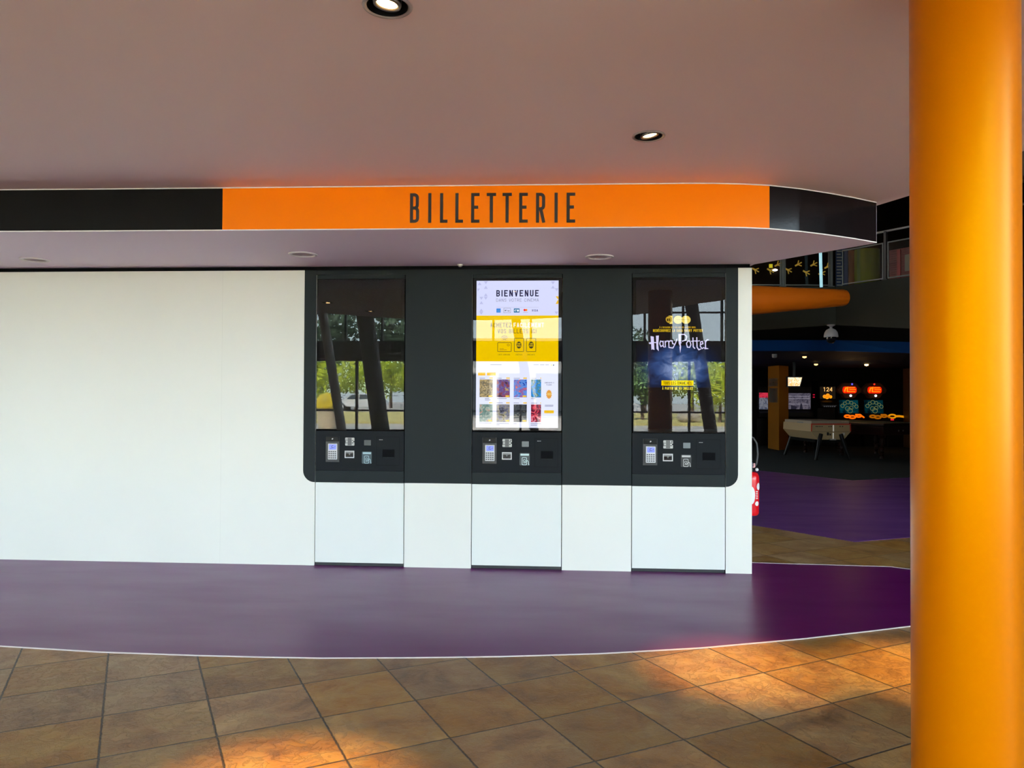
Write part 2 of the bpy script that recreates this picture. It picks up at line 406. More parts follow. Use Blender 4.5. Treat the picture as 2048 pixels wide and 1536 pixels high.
# purple vinyl inlay by the ticket wall
front = [onz(x, y, 0) for x, y in ((0, 1293), (200, 1305), (400, 1312), (520, 1315), (640, 1317), (800, 1316.5), (1000, 1314), (1200, 1308), (1400, 1297), (1600, 1279), (1740, 1263), (1822, 1253))]
front = [(p.x, p.y) for p in front]
left = [(-18, -1.2), (-12, -1.35), (-8, -1.72), (-5, -2.08)]
right = [(2.8, -1.14), (3.3, -0.85), (3.62, -0.5), (3.6, -0.1), (3.3, 0.15), (2.99, 0.291), (2.86, .376), (2.28, .404), (1.69, .435)]
outline = left+front+right+[(1.3, .44), (-18, .44)]
bm = bmesh.new(); prism(bm, outline, 0.0, 0.003); struct(obj('floor', bm, M_vinyl))
def ribbon3(name, pts, w, z0, z1, mat):
    bm = bmesh.new()
    V = [Vector((p[0], p[1])) for p in pts]; A, C = [], []
    for i, p in enumerate(V):
        t = (V[min(i+1, len(V)-1)]-V[max(i-1, 0)]).normalized(); nn = Vector((-t.y, t.x))*w/2
        A.append(p+nn); C.append(p-nn)
    prism(bm, [tuple(p) for p in A]+[tuple(p) for p in reversed(C)], z0, z1); return obj(name, bm, mat)
struct(ribbon3('trim_1', left+front+right, 0.008, 0.0, 0.0055, P('floor_strip', (0.58, 0.50, 0.50), 0.4)))
# second violet zone and the carpet of the arcade
c0, c1, c2 = onz(1503, 1050, 0), onz(1710, 1084, 0), onz(1820, 1075, 0)
d0, d1, d2 = onz(1525, 942, 0), onz(1705, 961, 0), onz(1820, 955, 0)
ext = lambda a, b, t: a+(b-a)*t
q0 = ext(c1, c0, 3.5); q2 = ext(c1, c2, 9)
bm = bmesh.new(); prism(bm, [q0.xy, c1.xy, q2.xy, (14.4, 9), (14.4, 18.5), (-4, 18.5), (-4, 9)], 0.0, 0.003); struct(obj('floor', bm, M_vinyl2))
e0 = ext(d1, d0, 3); e2 = ext(d1, d2, 5)
bm = bmesh.new(); prism(bm, [e0.xy, d1.xy, e2.xy, (14.3, 18.4), (1.0, 18.4)], 0.003, 0.007); struct(obj('floor', bm, M_carpet))

# ticket wall : white cladding with openings for three kiosks
KX = [(-2.115, -1.339), (-0.757, 0.009), (0.596, 1.372)]
bm = bmesh.new(); WT = 2.553
G = 0.003
xs = [-18, KX[0][0]-G, KX[0][1]+G, KX[1][0]-G, KX[1][1]+G, KX[2][0]-G, KX[2][1]+G, 1.589]
for a, b in ((0, 1), (2, 3), (4, 5)): box(bm, xs[a], xs[b], 0.0, 0.02, 0, WT)
# last pier with the return wall behind it (slightly splayed)
prism(bm, [(xs[6], 0), (1.589, 0), (1.593, .02), (xs[6], 0.02)], 0, WT)
struct(obj('wall_front', bm, M_white))
bm = bmesh.new(); prism(bm, [(1.593, .0201), (1.589+.205*4, 4.0), (2.3, 4.0), (1.50, 0.0201)], 0, WT); struct(obj('wall_right', bm, M_white))
bm = bmesh.new(); box(bm, -18, 1.40, 0.40, 0.5, 0, 2.59); box(bm, -18, 1.45, 0.03, 0.40, 2.54, 2.575); box(bm, -18, 1.45, 0.021, 0.03, 0, 2.58)
# (the sheet behind the seams is opened at the kiosks)
bm.free()
bm = bmesh.new()
for a, b in ((-18, KX[0][0]-.01), (KX[0][1]+.01, KX[1][0]-.01), (KX[1][1]+.01, KX[2][0]-.01), (KX[2][1]+.01, 1.5)): box(bm, a, b, 0.021, 0.3, 0, 2.575)
box(bm, -18, 1.58, 0.03, 0.3, 2.52, 2.589)  # black strip stands in for the shadow gap between wall top and soffit
struct(obj('trim_2', bm, M_seam))
# graphite surround on the cladding
bm = bmesh.new(); t = -0.003
prism_xz(bm, [(-2.222, WT), (KX[0][0]-G, WT), (KX[0][0]-G, .720)] + [p for p in arc(-2.222+.1, .720+.1, .1, .1, 270, 180, 8)], t, 0)
prism_xz(bm, [(xs[2], WT), (xs[3], WT), (xs[3], .722), (xs[2], .722)], t, 0)
prism_xz(bm, [(xs[4], WT), (xs[5], WT), (xs[5], .722), (xs[4], .722)], t, 0)
prism_xz(bm, [(xs[6], WT), (1.475, WT)] + [p for p in arc(1.475-.1, .722+.1, .1, .1, 0, -90, 8)] + [(xs[6], .722)], t, 0)
for a in KX: pass
struct(obj('trim_3', bm, M_graph), 'graphite surround panels with rounded lower corners on the white wall')
bm = bmesh.new()
for a, b in KX: box(bm, a-G, b+G, 0.0, 0.02, 2.512, WT)
struct(obj('trim_3', bm, M_graph))
# faint vertical joint in the white wall + its little screw mark
bm = bmesh.new(); x = ony(443, 800).x; box(bm, x-.001, x+.001, -.0006, 0, 0.01, WT-.005); struct(obj('trim_4', bm, P('joint', (0.62, 0.61, 0.55), 0.6)))

# soffit and fascia
fpx = [(0, 464), (200, 463), (445, 461.5), (700, 460), (1000, 458), (1200, 456), (1430, 455), (1540, 457.5), (1650, 470), (1753, 486)]
FP = [(-3.875, -1.46), (-3.166, -1.446), (-2.307, -1.434), (-1.427, -1.424), (-0.411, -1.415), (0.254, -1.408), (0.75, -1.402), (1.0, -1.392), (1.2, -1.366), (1.378, -1.325), (1.6, -1.235), (1.807, -1.125), (2.05, -0.98), (2.27, -0.83)]
FP = [(-18, -1.62), (-8, -1.5)]+FP
def fy(x):
    for (a, b), (c, d) in zip(FP, FP[1:]):
        if a <= x <= c: return b+(d-b)*(x-a)/(c-a)
    return FP[-1][1]
ZS, ZC = 2.59, 2.885
soff_lamps = [onz(606, 508, ZS), onz(1199, 513, ZS), onz(70, 519, ZS)]
up_lamps = [Vector((-0.632, -3.783, ZC)), Vector((0.467, -2.337, ZC)), Vector((2.174, -2.016, ZC)), Vector((-3.58, -5.01, ZC)), Vector((-3.22, -6.21, ZC))]
so = FP + [(1.62, .05), (1.60, .25), (-18, .25)]
struct(obj('ceiling', slab_holes(so, [circ(p.x, p.y, .085, 28) for p in soff_lamps], ZS, ZC), M_soffit))
def fascia(x0, x1, z0, z1, off, th, mat, name):
    """band following the fascia between two x stations"""
    st = sorted({x0, x1, *[p[0] for p in FP if x0 < p[0] < x1], *[x0+(x1-x0)*i/24 for i in range(25)]})
    pts = []
    for x in st:
        e = 0.01; t_ = Vector((2*e, fy(min(x+e, 2.27))-fy(max(-18, x-e)))).normalized()
        n_ = Vector((t_.y, -t_.x)); pts.append((Vector((x, fy(x))), n_))
    bm = bmesh.new()
    prism(bm, [tuple(p+n_*(off+th)) for p, n_ in pts]+[tuple(p+n_*off) for p, n_ in reversed(pts)], z0, z1)
    return obj(name, bm, mat, smooth=math.radians(30))
XA, XB = -2.307, 1.378
struct(fascia(-18, 2.268, ZS, ZS+.007, 0.0, .004, M_edge, 'trim_5'))
struct(fascia(-18, 2.268, ZC-.006, ZC, 0.0, .004, M_edge, 'trim_5'))
zb0, zb1 = ZS+.0075, ZC-.0065
o = fascia(XA, XB, zb0, zb1, 0.0005, .002, M_orange, 'sign_band')
tag(o, 'orange sign band on the curved fascia with black lettering BILLETTERIE', 'sign')
sign = o
o = fascia(-17.9, XA-.001, zb0, zb1, 0.0005, .002, P('matt_vinyl', (.003, .0025, .003), .5, spec=.12), 'fascia_band'); tag(o, 'matt black band on the fascia left of the orange ticket sign', 'sign band', 'black fascia bands')
o = fascia(XB+.001, 2.266, zb0, zb1, 0.0005, .002, M_black, 'fascia_band'); tag(o, 'glossy black band on the curved fascia tip right of the orange sign', 'sign band', 'black fascia bands')
LET = [('B', 107, 207), ('I', 303, 335), ('L', 430, 513), ('L', 595, 680), ('E', 765, 857), ('T', 933, 1035), ('T', 1103, 1205), ('E', 1283, 1378), ('R', 1465, 1568), ('I', 1665, 1698), ('E', 1795, 1890)]
bm = bmesh.new(); k = 380/2048
for i, (c, a, b) in enumerate(LET):
    pa, pb = 800+a*k, 800+b*k
    yb, yt = 360+(462-i*.6)*k, 360+(142-i*1.1)*k
    p0, p1 = ony(pa, yb, -1.425), ony(pb, yt, -1.425)
    H_ = p1.z-p0.z; w = (p1.x-p0.x)/H_
    adv, st = glyph(c, max(w, .1), 0.105)
    for s_ in st: strip(bm, [(p0.x+u*H_, p0.z+v*H_) for u, v in s_], .0525*H_, lambda u, v: (u, fy(u)-.0045, v))
lt = obj('lettering', bm, M_letter, sign); lt['label'] = 'black lettering BILLETTERIE'

# upper ceiling with its lobed edge
edge = [(-18, -5.6), (-9, -5.7), (-6, -5.8), (-4.9, -6.0), (-4.2, -6.42), (-3.61, -7.01), (-3.2, -7.35), (-2.88, -7.57), (-2.2, -7.78), (-1.4, -7.82), (-.6, -7.62), (0.02, -7.34), (.7, -7.2), (1.1, -7.03), (1.34, -6.83), (1.5, -6.55), (1.63, -6.2), (1.81, -5.8), (2.1, -5.28), (2.39, -4.86), (2.56, -4.4), (2.66, -3.9), (2.70, -3.3), (2.69, -2.6), (2.62, -1.9), (2.51, -1.35), (2.425, -1.011), (2.32, -.749), (2.1, -.2), (1.9, .3), (1.9, 4), (-18, 4)]
struct(obj('ceiling', slab_holes(edge, [circ(p.x, p.y, .075, 28) for p in up_lamps], ZC, ZC+.30), M_ceil))

# ---------------------------------------------------------------- lamps
def downlight(p, aim, label, power, group, lit=True, r=.075, tilt_r=.045):
    t = thing('ceiling_spotlight', label, 'ceiling light', p, group=group)
    bm = bmesh.new(); lathe(bm, [(r, -.001), (r+.004, -.006), (r+.008, -.007), (r+.014, -.004), (r+.016, -.0005), (r, -.0005)], 40)
    obj('trim_ring', bm, P('lamp_ring', (0.34, 0.28, 0.28), 0.4), t, True)
    bm = bmesh.new(); lathe(bm, [(r-.001, -.002), (r-.006, .045), (r-.02, .075), (0, .08)], 40)
    obj('recess_can', bm, M_dark, t, True)
    d = (Vector(aim)-Vector(p)).normalized(); M = d.to_track_quat('-Z', 'Y').to_matrix().to_4x4()
    M.translation = Vector((.004, -.020, .003))
    bm = bmesh.new(); prof = [(tilt_r+.004, -.012), (tilt_r+.006, -.006), (tilt_r+.006, .006)]
    for i in range(4): prof += [(tilt_r+.006, .006+i*.007), (tilt_r+.002, .008+i*.007), (tilt_r+.002, .011+i*.007), (tilt_r+.006, .013+i*.007)]
    prof += [(.02, .045), (0, .045)]
    lathe(bm, [(tilt_r-.006, .004), (tilt_r-.006, -.010)]+prof, 32, M)
    obj('lamp_head', bm, P('lamp_head', (0.16, 0.14, 0.13), 0.35, metal=.6), t, True)
    bm = bmesh.new(); lathe(bm, [(tilt_r-.007, -.004), (tilt_r-.02, -.009), (0, -.011)], 32, M)
    bmesh.ops.triangulate(bm, faces=[f for f in bm.faces if len(f.verts) > 4])
    obj('bulb', bm, P('warm_bulb', (1, .9, .7), 0.4, emit=(1.0, 0.62, 0.24), es=30), t, True)
    ld = bpy.data.lights.new('spot', 'SPOT'); lo = bpy.data.objects.new('lamp_beam', ld); COL.objects.link(lo); lo.parent = t
    ld.energy = power; ld.color = (1.0, 0.55, 0.09); ld.spot_size = math.radians(26); ld.spot_blend = 1.0; ld.shadow_soft_size = .03
    lo.location = Vector((.004, -.020, .003))+d*.03; lo.rotation_euler = d.to_track_quat('-Z', 'Y').to_euler()
    return t
grp = 'warm spotlights in the mauve ceiling'
downlight(up_lamps[0], (-1.02, -3.75, 0), 'lit ceiling spotlight at the top edge, nearest the viewer', 1150, grp)
downlight(up_lamps[1], (0.98, -2.2, 0), 'lit ceiling spotlight above the orange ticket sign', 850, grp)
downlight(up_lamps[2], (2.0, -2.2, 0), 'ceiling spotlight hidden behind the orange column', 900, grp)
downlight(up_lamps[3], (-3.4, -4.6, 0), 'warm ceiling spotlight mirrored at upper left of the left screen', 90, grp)
downlight(up_lamps[4], (-3.1, -6.0, 0), 'warm ceiling spotlight mirrored in the middle of the left screen', 90, grp)
for p, lb in zip(soff_lamps, ('round white soffit light above the left kiosk', 'round white soffit light above the gap left of the right kiosk', 'round white soffit light at the far left over the blank wall')):
    t = thing('recessed_light', lb+', switched off', 'ceiling light', p, group='unlit round lights in the low soffit')
    bm = bmesh.new(); lathe(bm, [(.085, -.001), (.09, -.009), (.10, -.011), (.112, -.006), (.114, -.0005), (.085, -.0005)], 40)
    obj('trim_ring', bm, P('ring_white', (0.75, 0.7, 0.72), 0.3), t, True)
    bm = bmesh.new(); lathe(bm, [(.084, -.002), (.07, .03), (.03, .036), (0, .037)], 32)
    obj('reflector', bm, P('reflector', (0.6, 0.56, 0.58), 0.25, metal=.3), t, True)
# small white sensor on the soffit above the middle kiosk
p = onz(925, 535, ZS); p.y = min(p.y, -.03)
bm = bmesh.new(); lathe(bm, [(0, -.022), (.012, -.02), (.022, -.01), (.026, 0), (0, 0)], 20)
tag(obj('ceiling_sensor', bm, P('sensor_white', (.7, .68, .68), .4), smooth=True, loc=(p.x, -.035, ZS)), 'tiny white sensor on the soffit just left of the middle kiosk', 'sensor')

# ================================================================== KIOSKS
LAB = ['left ticket kiosk with a switched-off mirror-like screen', 'middle ticket kiosk with a lit BIENVENUE screen in white and yellow', 'right ticket kiosk with a dark blue film advert on its screen']
def kiosk(i):
    x0, x1 = KX[i]; w = x1-x0
    K = thing('ticket_kiosk', LAB[i], 'ticket machine', (x0, 0, 0), group='ticket kiosks set into the wall')
    mk = lambda n, bm, m, p=K, **kw: obj(n, bm, m, p, **kw)
    mk('plinth', B(0.004, w-.004, .012, .28, 0.004, .03), M_dark)
    mk('cabinet_body', B(0.004, w-.004, .022, .29, .03, 2.505), M_seam)
    mk('service_door', B(0.003, w-.003, -.001, .02, .032, .719, bev=.001), M_door)
    mk('lower_rail', B(0.003, w-.003, -.003, .02, .7225, .821, bev=.0008), M_graph)
    # console with cut-outs drawn as inset parts
    mk('console_panel', B(0.003, w-.003, -.004, .02, .8225, 1.163, bev=.0008), M_graph2)
    mk('head_strip', B(0.003, w-.003, -.002, .02, 2.478, 2.510), M_graph)
    mk('screen_housing', B(0.006, w-.006, .004, .02, 1.168, 2.475), M_bezel)
    # ticket printer door
    z = 0
    bm = bmesh.new()
    strip(bm, [(.536, .872), (.733, .872), (.733, 1.115), (.536, 1.115), (.536, .872)], .0012, lambda u, v: (u, -.0044, v)); mk('printer_door', bm, M_seam)
    mk('ticket_slot', B(.588, .692, -.0052, -.0035, .937, 1.007), M_seam)
    bm = B(.592, .688, -.0065, -.005, .9375, .941); mk('slot_lip', bm, M_graph)
    bm = bmesh.new()
    for a, b in ((.557, .568), (.570, .578), (.580, .589)): quad(bm, a, b, 1.088, 1.093, -.0045)
    mk('maker_plate', bm, P('plate_grey', (.3, .3, .3), .5))
    # payment terminal
    tm = mk('card_terminal', B(.092, .212, -.0085, -.003, .895, 1.118, bev=.001), M_dark)
    s_ = obj('reader_hood', B(.095, .209, -.02, -.008, 1.073, 1.116, bev=.003), P('gloss_black', (.003, .003, .004), .3, spec=.15), tm)
    kb = obj('keypad', B(.115, .196, -.022, -.008, .918, 1.055, bev=.004), M_silver, tm)
    obj('keypad_display', B(.126, .188, -.0235, -.0215, 1.004, 1.048), E('lcd_blue', srgb(150, 165, 255), 1.0), tm)
    bm = bmesh.new(); strip(bm, arc(.158, 1.028, .010, .010, 60, 330, 10), .0018, lambda u, v: (u, -.0238, v)); strip(bm, [(.172, 1.024), (.182, 1.031)], .0014, lambda u, v: (u, -.0238, v)); strip(bm, [(.140, 1.012), (.146, 1.016)], .0014, lambda u, v: (u, -.0238, v))
    obj('display_mark', bm, P('lcd_ink', (.02, .02, .05), .5), tm)
    bm = bmesh.new()
    for r in range(4):
        for c in range(4):
            a = .1215+c*.0178; zz = .927+r*.0178; box(bm, a, a+.013, -.0245, -.0215, zz, zz+.011, bev=.0008)
    obj('key_block', bm, P('key_dark', (.09, .09, .10), .4), tm)
    bm = bmesh.new(); strip(bm, [(.150, 1.090), (.155, 1.101)], .003, lambda u, v: (u, -.0205, v)); strip(bm, [(.156, 1.091), (.160, 1.100)], .002, lambda u, v: (u, -.0205, v))
    obj('contactless_mark', bm, P('mark_grey', (.5, .5, .5), .5), tm)
    # silver plate with slotted corners
    bm = bmesh.new()
    prism_xz(bm, rrect(.262, .342, 1.038, 1.106, .006), -.0062, -.004)
    sp = mk('coupon_plate', bm, P('plate_silver', (.42, .42, .40), .4))
    bm = bmesh.new(); box(bm, .284, .318, -.0085, -.006, 1.040, 1.104, bev=.001); obj('plate_cover', bm, P('plate_mid', (.10, .10, .10), .4), sp)
    bm = bmesh.new()
    for a, b in ((.262, .272), (.276, .282), (.320, .332)): quad(bm, a, b, 1.058, 1.064, -.0064); quad(bm, a, b, 1.080, 1.085, -.0064)
    quad(bm, .334, .342, 1.066, 1.078, -.0064); quad(bm, .262, .268, 1.068, 1.076, -.0064)
    if i: quad(bm, .330, .336, 1.088, 1.101, -.0064)
    else:
        for k_ in range(3): quad(bm, .266+k_*.006, .269+k_*.006, 1.09, 1.098, -.0064)
    obj('plate_slots', bm, M_graph2, sp)
    # banknote / card reader with silver frame
    bm = bmesh.new(); strip(bm, [(.2625, .9355), (.3375, .9355), (.3375, .9895), (.2625, .9895), (.2625, .9355)], .0042, lambda u, v: (u, -.0062, v))
    fr = mk('reader_frame', bm, P('frame_silver', (.5, .5, .5), .35))
    obj('reader_mouth', B(.265, .335, -.0055, -.004, .939, .987), P('reader_black', (.01, .01, .012), .12), fr)
    bm = bmesh.new(); prism_xz(bm, [(.268, .985), (.332, .985), (.332, .975), (.312, .972), (.300, .966), (.288, .972), (.268, .971)], -.0075, -.0055); prism_xz(bm, rrect(.294, .306, .958, .964, .002), -.0075, -.0055)
    obj('reader_bezel', bm, P('mid_grey', (.16, .16, .16), .4), fr)
    # grey window plate
    bm = bmesh.new(); prism_xz(bm, rrect(.427, .486, 1.041, 1.087, .004), -.006, -.004)
    pl = mk('sensor_plate', bm, P('sensor_plate_%d' % i, ((.035, .045, .047), (.12, .14, .145), (.13, .155, .17))[i], .35))
    # instruction sticker: card slot over a phone held in a hand
    y_ = -.0046
    bm = bmesh.new(); prism_xz(bm, rrect(.408, .494, .884, .988, .008), -.0044, -.004)
    st = mk('instruction_sticker', bm, P('sticker_%d' % i, ((.03, .06, .075), (.035, .05, .055), (.012, .012, .013))[i], .4))
    T3 = lambda u, v: (u, y_, v)
    bm = bmesh.new()
    prism_xz(bm, rrect(.416, .488, .966, .982, .003), y_, y_+.0001)
    strip(bm, [*rrect(.430, .468, .888, .950, .006), rrect(.430, .468, .888, .950, .006)[0]], .0022, T3)
    strip(bm, arc(.449, .925, .009, .009, 0, 360, 14), .0018, T3)
    strip(bm, [(.440, .904), (.458, .904)], .0016, T3); strip(bm, [(.440, .911), (.452, .911)], .0014, T3)
    strip(bm, [(.455, .905), (.472, .925), (.482, .918), (.484, .900), (.488, .886)], .0024, T3)
    obj('sticker_pictogram', bm, P('picto_%d' % i, ((.28, .42, .47), (.45, .60, .60), (.45, .45, .45))[i], .4), st)
    # display
    dx0, dx1, dz0, dz1 = .033, w-.033, 1.202, 2.455
    if i == 0:
        mk('display', B(dx0, dx1, .0025, .005, dz0, dz1), P('display_off', (.004, .003, .002), .5, spec=.1))
    elif i == 1: display_welcome(K, dx0, dx1, dz0, dz1)
    else: display_advert(K, dx0, dx1, dz0, dz1)
    mk('screen_glass', B(0.006, w-.006, -.0022, -.0008, 1.169, 2.474), M_sglass)
    return K

def screen_map(px0, px1, py0, py1, x0, x1, z0, z1):
    X = lambda px: x0+(px-px0)/(px1-px0)*(x1-x0)
    Z = lambda py: z1+(py-py0)/(py1-py0)*(z0-z1)
    return X, Z

def display_welcome(K, x0, x1, z0, z1):
    X, Z = screen_map(953, 1118, 562, 856.5, x0, x1, z0, z1)
    Y = .0024
    base = obj('display', B(x0, x1, .0025, .005, z0, z1), E('scr_lilac', srgb(214, 218, 252), 1.0), K)
    layer = [0]
    def add(name, bm, col, s=1.0, mat=None, lvl=1):
        obj(name, bm, mat or E('scr_'+name+str(col), srgb(*col), s), base)
    def q(a, b, c, d, lvl=1): # px x0,x1,y0,y1
        return quad(bmesh.new(), X(a), X(b), Z(d), Z(c), Y-.0002*lvl)
    def q2(bm, a, b, c, d, lvl=1): quad(bm, X(a), X(b), Z(d), Z(c), Y-.0002*lvl)
    s1 = 240/1755  # crop 2 scale (920,530)
    cx = lambda u: 920+u*s1
    cy = lambda v: 530+v*s1
    # yellow band
    add('yellow_panel', q(953, 1118, cy(746), cy(1418)), (240, 196, 0))
    T = lambda lvl: (lambda u, v: (u, Y-.0002*lvl, v))
    def tx(s, a, b, top, bot, wt, lvl=2, w=.42, gap=.13, bm=None):
        h = Z(bot)-Z(top); h = abs(h); bm = bm or bmesh.new()
        text(bm, s, h, T(lvl), x0=X(a), y0=Z(bot), w=w, wt=wt, gap=gap, width=X(b)-X(a)); return bm
    add('welcome_text', tx('BIENVENUE', cx(533), cx(1158), cy(372), cy(466), .17, w=.5, gap=.2), (20, 20, 60))
    add('subtitle_text', tx('DANS VOTRE CINÉMA', cx(533), cx(1158), cy(497), cy(541), .075, w=.5, gap=.18), (70, 70, 110))
    bm = bmesh.new()
    for (u, v, d) in ((378, 330, 1), (378, 440, 1), (378, 492, -1), (313, 492, -1), (313, 555, 1), (313, 665, 1), (313, 712, -1), (285, 275, 1), (378, 262, -1), (1365, 270, -1), (1365, 330, 1), (1420, 370, -1), (1420, 710, -1), (262, 370, -1)):
        h_ = 22; w_ = 28; a = max(u-w_, 250); b = min(u+w_, 1447)
        poly(bm, [(X(cx(a)), Z(cy(v+h_*d))), (X(cx(b)), Z(cy(v+h_*d))), (X(cx(u)), Z(cy(v-h_*d)))], Y-.0002)
    add('triangle_pattern', bm, (186, 190, 232))
    bm = bmesh.new()
    poly(bm, [(X(cx(1405)), Z(cy(466))), (X(cx(1447)), Z(cy(466))), (X(cx(1447)), Z(cy(518)))], Y-.0002)
    poly(bm, [(X(cx(1405)), Z(cy(577))), (X(cx(1447)), Z(cy(577))), (X(cx(1447)), Z(cy(525))), (X(cx(1435)), Z(cy(521)))], Y-.0002)
    add('yellow_triangles', bm, (236, 186, 30))
    bm = bmesh.new(); strip(bm, [(X(cx(533)), Z(cy(624))), (X(cx(1158)), Z(cy(624)))], .0012, T(1)); add('divider_line', bm, (190, 192, 225))
    # payment logos
    add('card_logo_blue', q(cx(537), cx(599), cy(642), cy(702)), (20, 120, 215))
    bm = bmesh.new()
    for v in (660, 668, 680, 690): q2(bm, cx(545), cx(597), cy(v), cy(v+3), 2)
    add('card_logo_lines', bm, (120, 190, 240))
    bm = bmesh.new(); strip(bm, [(X(cx(a)), Z(cy(b))) for a, b in ((645, 638), (745, 638), (745, 704), (645, 704), (645, 638))], .0012, T(2)); add('wallet_frame', bm, (120, 124, 150))
    bm = bmesh.new(); strip(bm, arc(X(cx(667)), Z(cy(672)), .0022, .003, 0, 360, 10), .0025, T(2)); h = .013
    text(bm, 'P', h, T(2), x0=X(cx(682)), y0=Z(cy(683)), w=.5, wt=.12)
    strip(bm, arc(X(cx(707)), Z(cy(678)), .0030, .0035, 20, 380, 10), .0009, T(2)); strip(bm, [(X(cx(714)), Z(cy(668))), (X(cx(714)), Z(cy(684)))], .0009, T(2))
    strip(bm, [(X(cx(719)), Z(cy(668))), (X(cx(725)), Z(cy(683)))], .0009, T(2)); strip(bm, [(X(cx(732)), Z(cy(668))), (X(cx(721)), Z(cy(692)))], .0009, T(2))
    add('wallet_text', bm, (30, 32, 50))
    add('bank_logo', q(cx(793), cx(877), cy(642), cy(702)), (20, 110, 160))
    bm = bmesh.new(); strip(bm, [(X(cx(832)), Z(cy(660)))]+arc(X(cx(815)), Z(cy(672)), .0055, .006, 60, 300, 10), .0024, T(2)); q2(bm, cx(838), cx(868), cy(658), cy(687), 2); strip(bm, [(X(cx(836)), Z(cy(672))), (X(cx(870)), Z(cy(672)))], .0005, T(1)); add('bank_letters', bm, (230, 240, 255))
    for (u, col, lv) in ((951, (235, 30, 40), 2), (977, (245, 140, 30), 1)):
        bm = bmesh.new(); pts = arc(X(cx(u)), Z(cy(666)), .0111*.82, .0111*.9, 0, 360, 20)[:-1]; poly(bm, pts, Y-.0002*lv); add('card_circle', bm, col)
    bm = bmesh.new(); strip(bm, [(X(cx(930)), Z(cy(698))), (X(cx(1000)), Z(cy(698)))], .0009, T(2)); add('card_underline', bm, (110, 110, 140))
    add('visa_text', tx('VISA', cx(1055), cx(1148), cy(656), cy(688), .17, w=.45, gap=.1), (30, 40, 130))
    # purchase slogan
    bm = tx('ACHETEZ', cx(446), cx(758), cy(852), cy(918), .12, w=.42); tx('VOS BILLETS ICI', cx(556), cx(1126), cy(944), cy(1006), .12, bm=bm); add('slogan_dark', bm, (40, 40, 30))
    add('slogan_white', tx('FACILEMENT', cx(790), cx(1236), cy(852), cy(918), .14), (255, 255, 255))
    bm = bmesh.new(); ux, uz = X(cx(657)), Z(cy(1125)); sc = (X(cx(720))-ux)
    for r_ in (.42, .72, 1.0): strip(bm, arc(ux, uz, sc*r_, sc*r_*1.3, 40, 140, 12), .0022, T(2))
    for a, b, c, d in ((557, 758, 1143, 1275), (802, 941, 1080, 1275), (981, 1118, 1080, 1275)):
        P_ = rrect(X(cx(a)), X(cx(b)), Z(cy(d)), Z(cy(c)), .006); strip(bm, P_+[P_[0]], .0022, T(2))
    strip(bm, [(p[0], p[1]) for p in arc(X(cx(714)), Z(cy(1178)), .010, .008, 0, 360, 14)], .0014, T(2))
    for v, e_ in ((1231, 648), (1250, 690)): strip(bm, [(X(cx(585)), Z(cy(v))), (X(cx(e_)), Z(cy(v)))], .0014, T(2))
    for u in (870, 1050):
        pts = []
        for k_ in range(22):
            a = 2*PI*k_/22; rr_ = 1.0 if k_ % 2 else .84
            pts.append((X(cx(u))+.0235*rr_*math.cos(a)*.98, Z(cy(1178))+.033*rr_*math.sin(a)))
        poly(bm, pts, Y-.0004)
    add('pictogram_lines', bm, (60, 56, 30))
    bm = bmesh.new()
    tx('CINÉ', cx(845), cx(893), cy(1150), cy(1170), .2, 3, bm=bm); tx('PASS', cx(842), cx(896), cy(1178), cy(1204), .2, 3, bm=bm)
    tx('CINÉ', cx(1026), cx(1074), cy(1150), cy(1170), .2, 3, bm=bm); tx('CARTE', cx(1022), cx(1078), cy(1178), cy(1200), .2, 3, bm=bm)
    add('card_names', bm, (236, 196, 20))
    bm = bmesh.new(); tx('CARTE BANCAIRE', cx(563), cx(742), cy(1308), cy(1330), .12, bm=bm); tx('CINÉPASS', cx(820), cx(921), cy(1308), cy(1330), .12, bm=bm); tx('CINÉCARTE', cx(992), cx(1108), cy(1308), cy(1330), .12, bm=bm); add('caption_text', bm, (120, 104, 20))
    # programme listing (crop 3 : (920,710) scale 240/1365)
    k3 = 240/1365; ex = lambda u: 920+u*k3; ey = lambda v: 710+v*k3
    add('listing_panel', q(953, 1118, ey(80), 856.5), (226, 230, 255))
    bm = bmesh.new()
    for a, b in ((350, 480), (845, 905), (918, 968), (980, 1020)): q2(bm, ex(a), ex(b), ey(115), ey(121), 2)
    add('menu_text', bm, (120, 124, 150))
    bm = bmesh.new(); poly(bm, arc(X(ex(1048)), Z(ey(120)), .006, .0065, 0, 360, 14)[:-1], Y-.0004); add('badge_yellow', bm, (240, 200, 20))
    bm = bmesh.new(); poly(bm, arc(X(ex(1072)), Z(ey(120)), .006, .0065, 0, 360, 14)[:-1], Y-.0006); add('badge_grey', bm, (60, 70, 80))
    bm = bmesh.new()
    for a, b in ((210, 294), (312, 414)): q2(bm, ex(a), ex(b), ey(206), ey(241), 2)
    add('filter_buttons', bm, (250, 190, 30))
    cols = {0: [(120, 105, 70), (190, 165, 110), (90, 80, 60), (210, 190, 140)], 1: [(30, 20, 60), (140, 50, 60), (60, 60, 150), (200, 160, 60)],
            2: [(40, 60, 160), (90, 150, 230), (130, 90, 160), (230, 120, 80)], 3: [(10, 90, 190), (30, 140, 220), (60, 110, 90), (220, 240, 250)],
            4: [(110, 140, 130), (90, 120, 115), (160, 175, 160), (190, 90, 70)], 5: [(50, 50, 60), (110, 110, 130), (160, 150, 110), (30, 30, 40)],
            6: [(20, 22, 28), (60, 62, 66), (35, 36, 42), (120, 120, 110)], 7: [(150, 20, 60), (60, 10, 40), (230, 70, 90), (200, 150, 170)]}
    n_ = 0
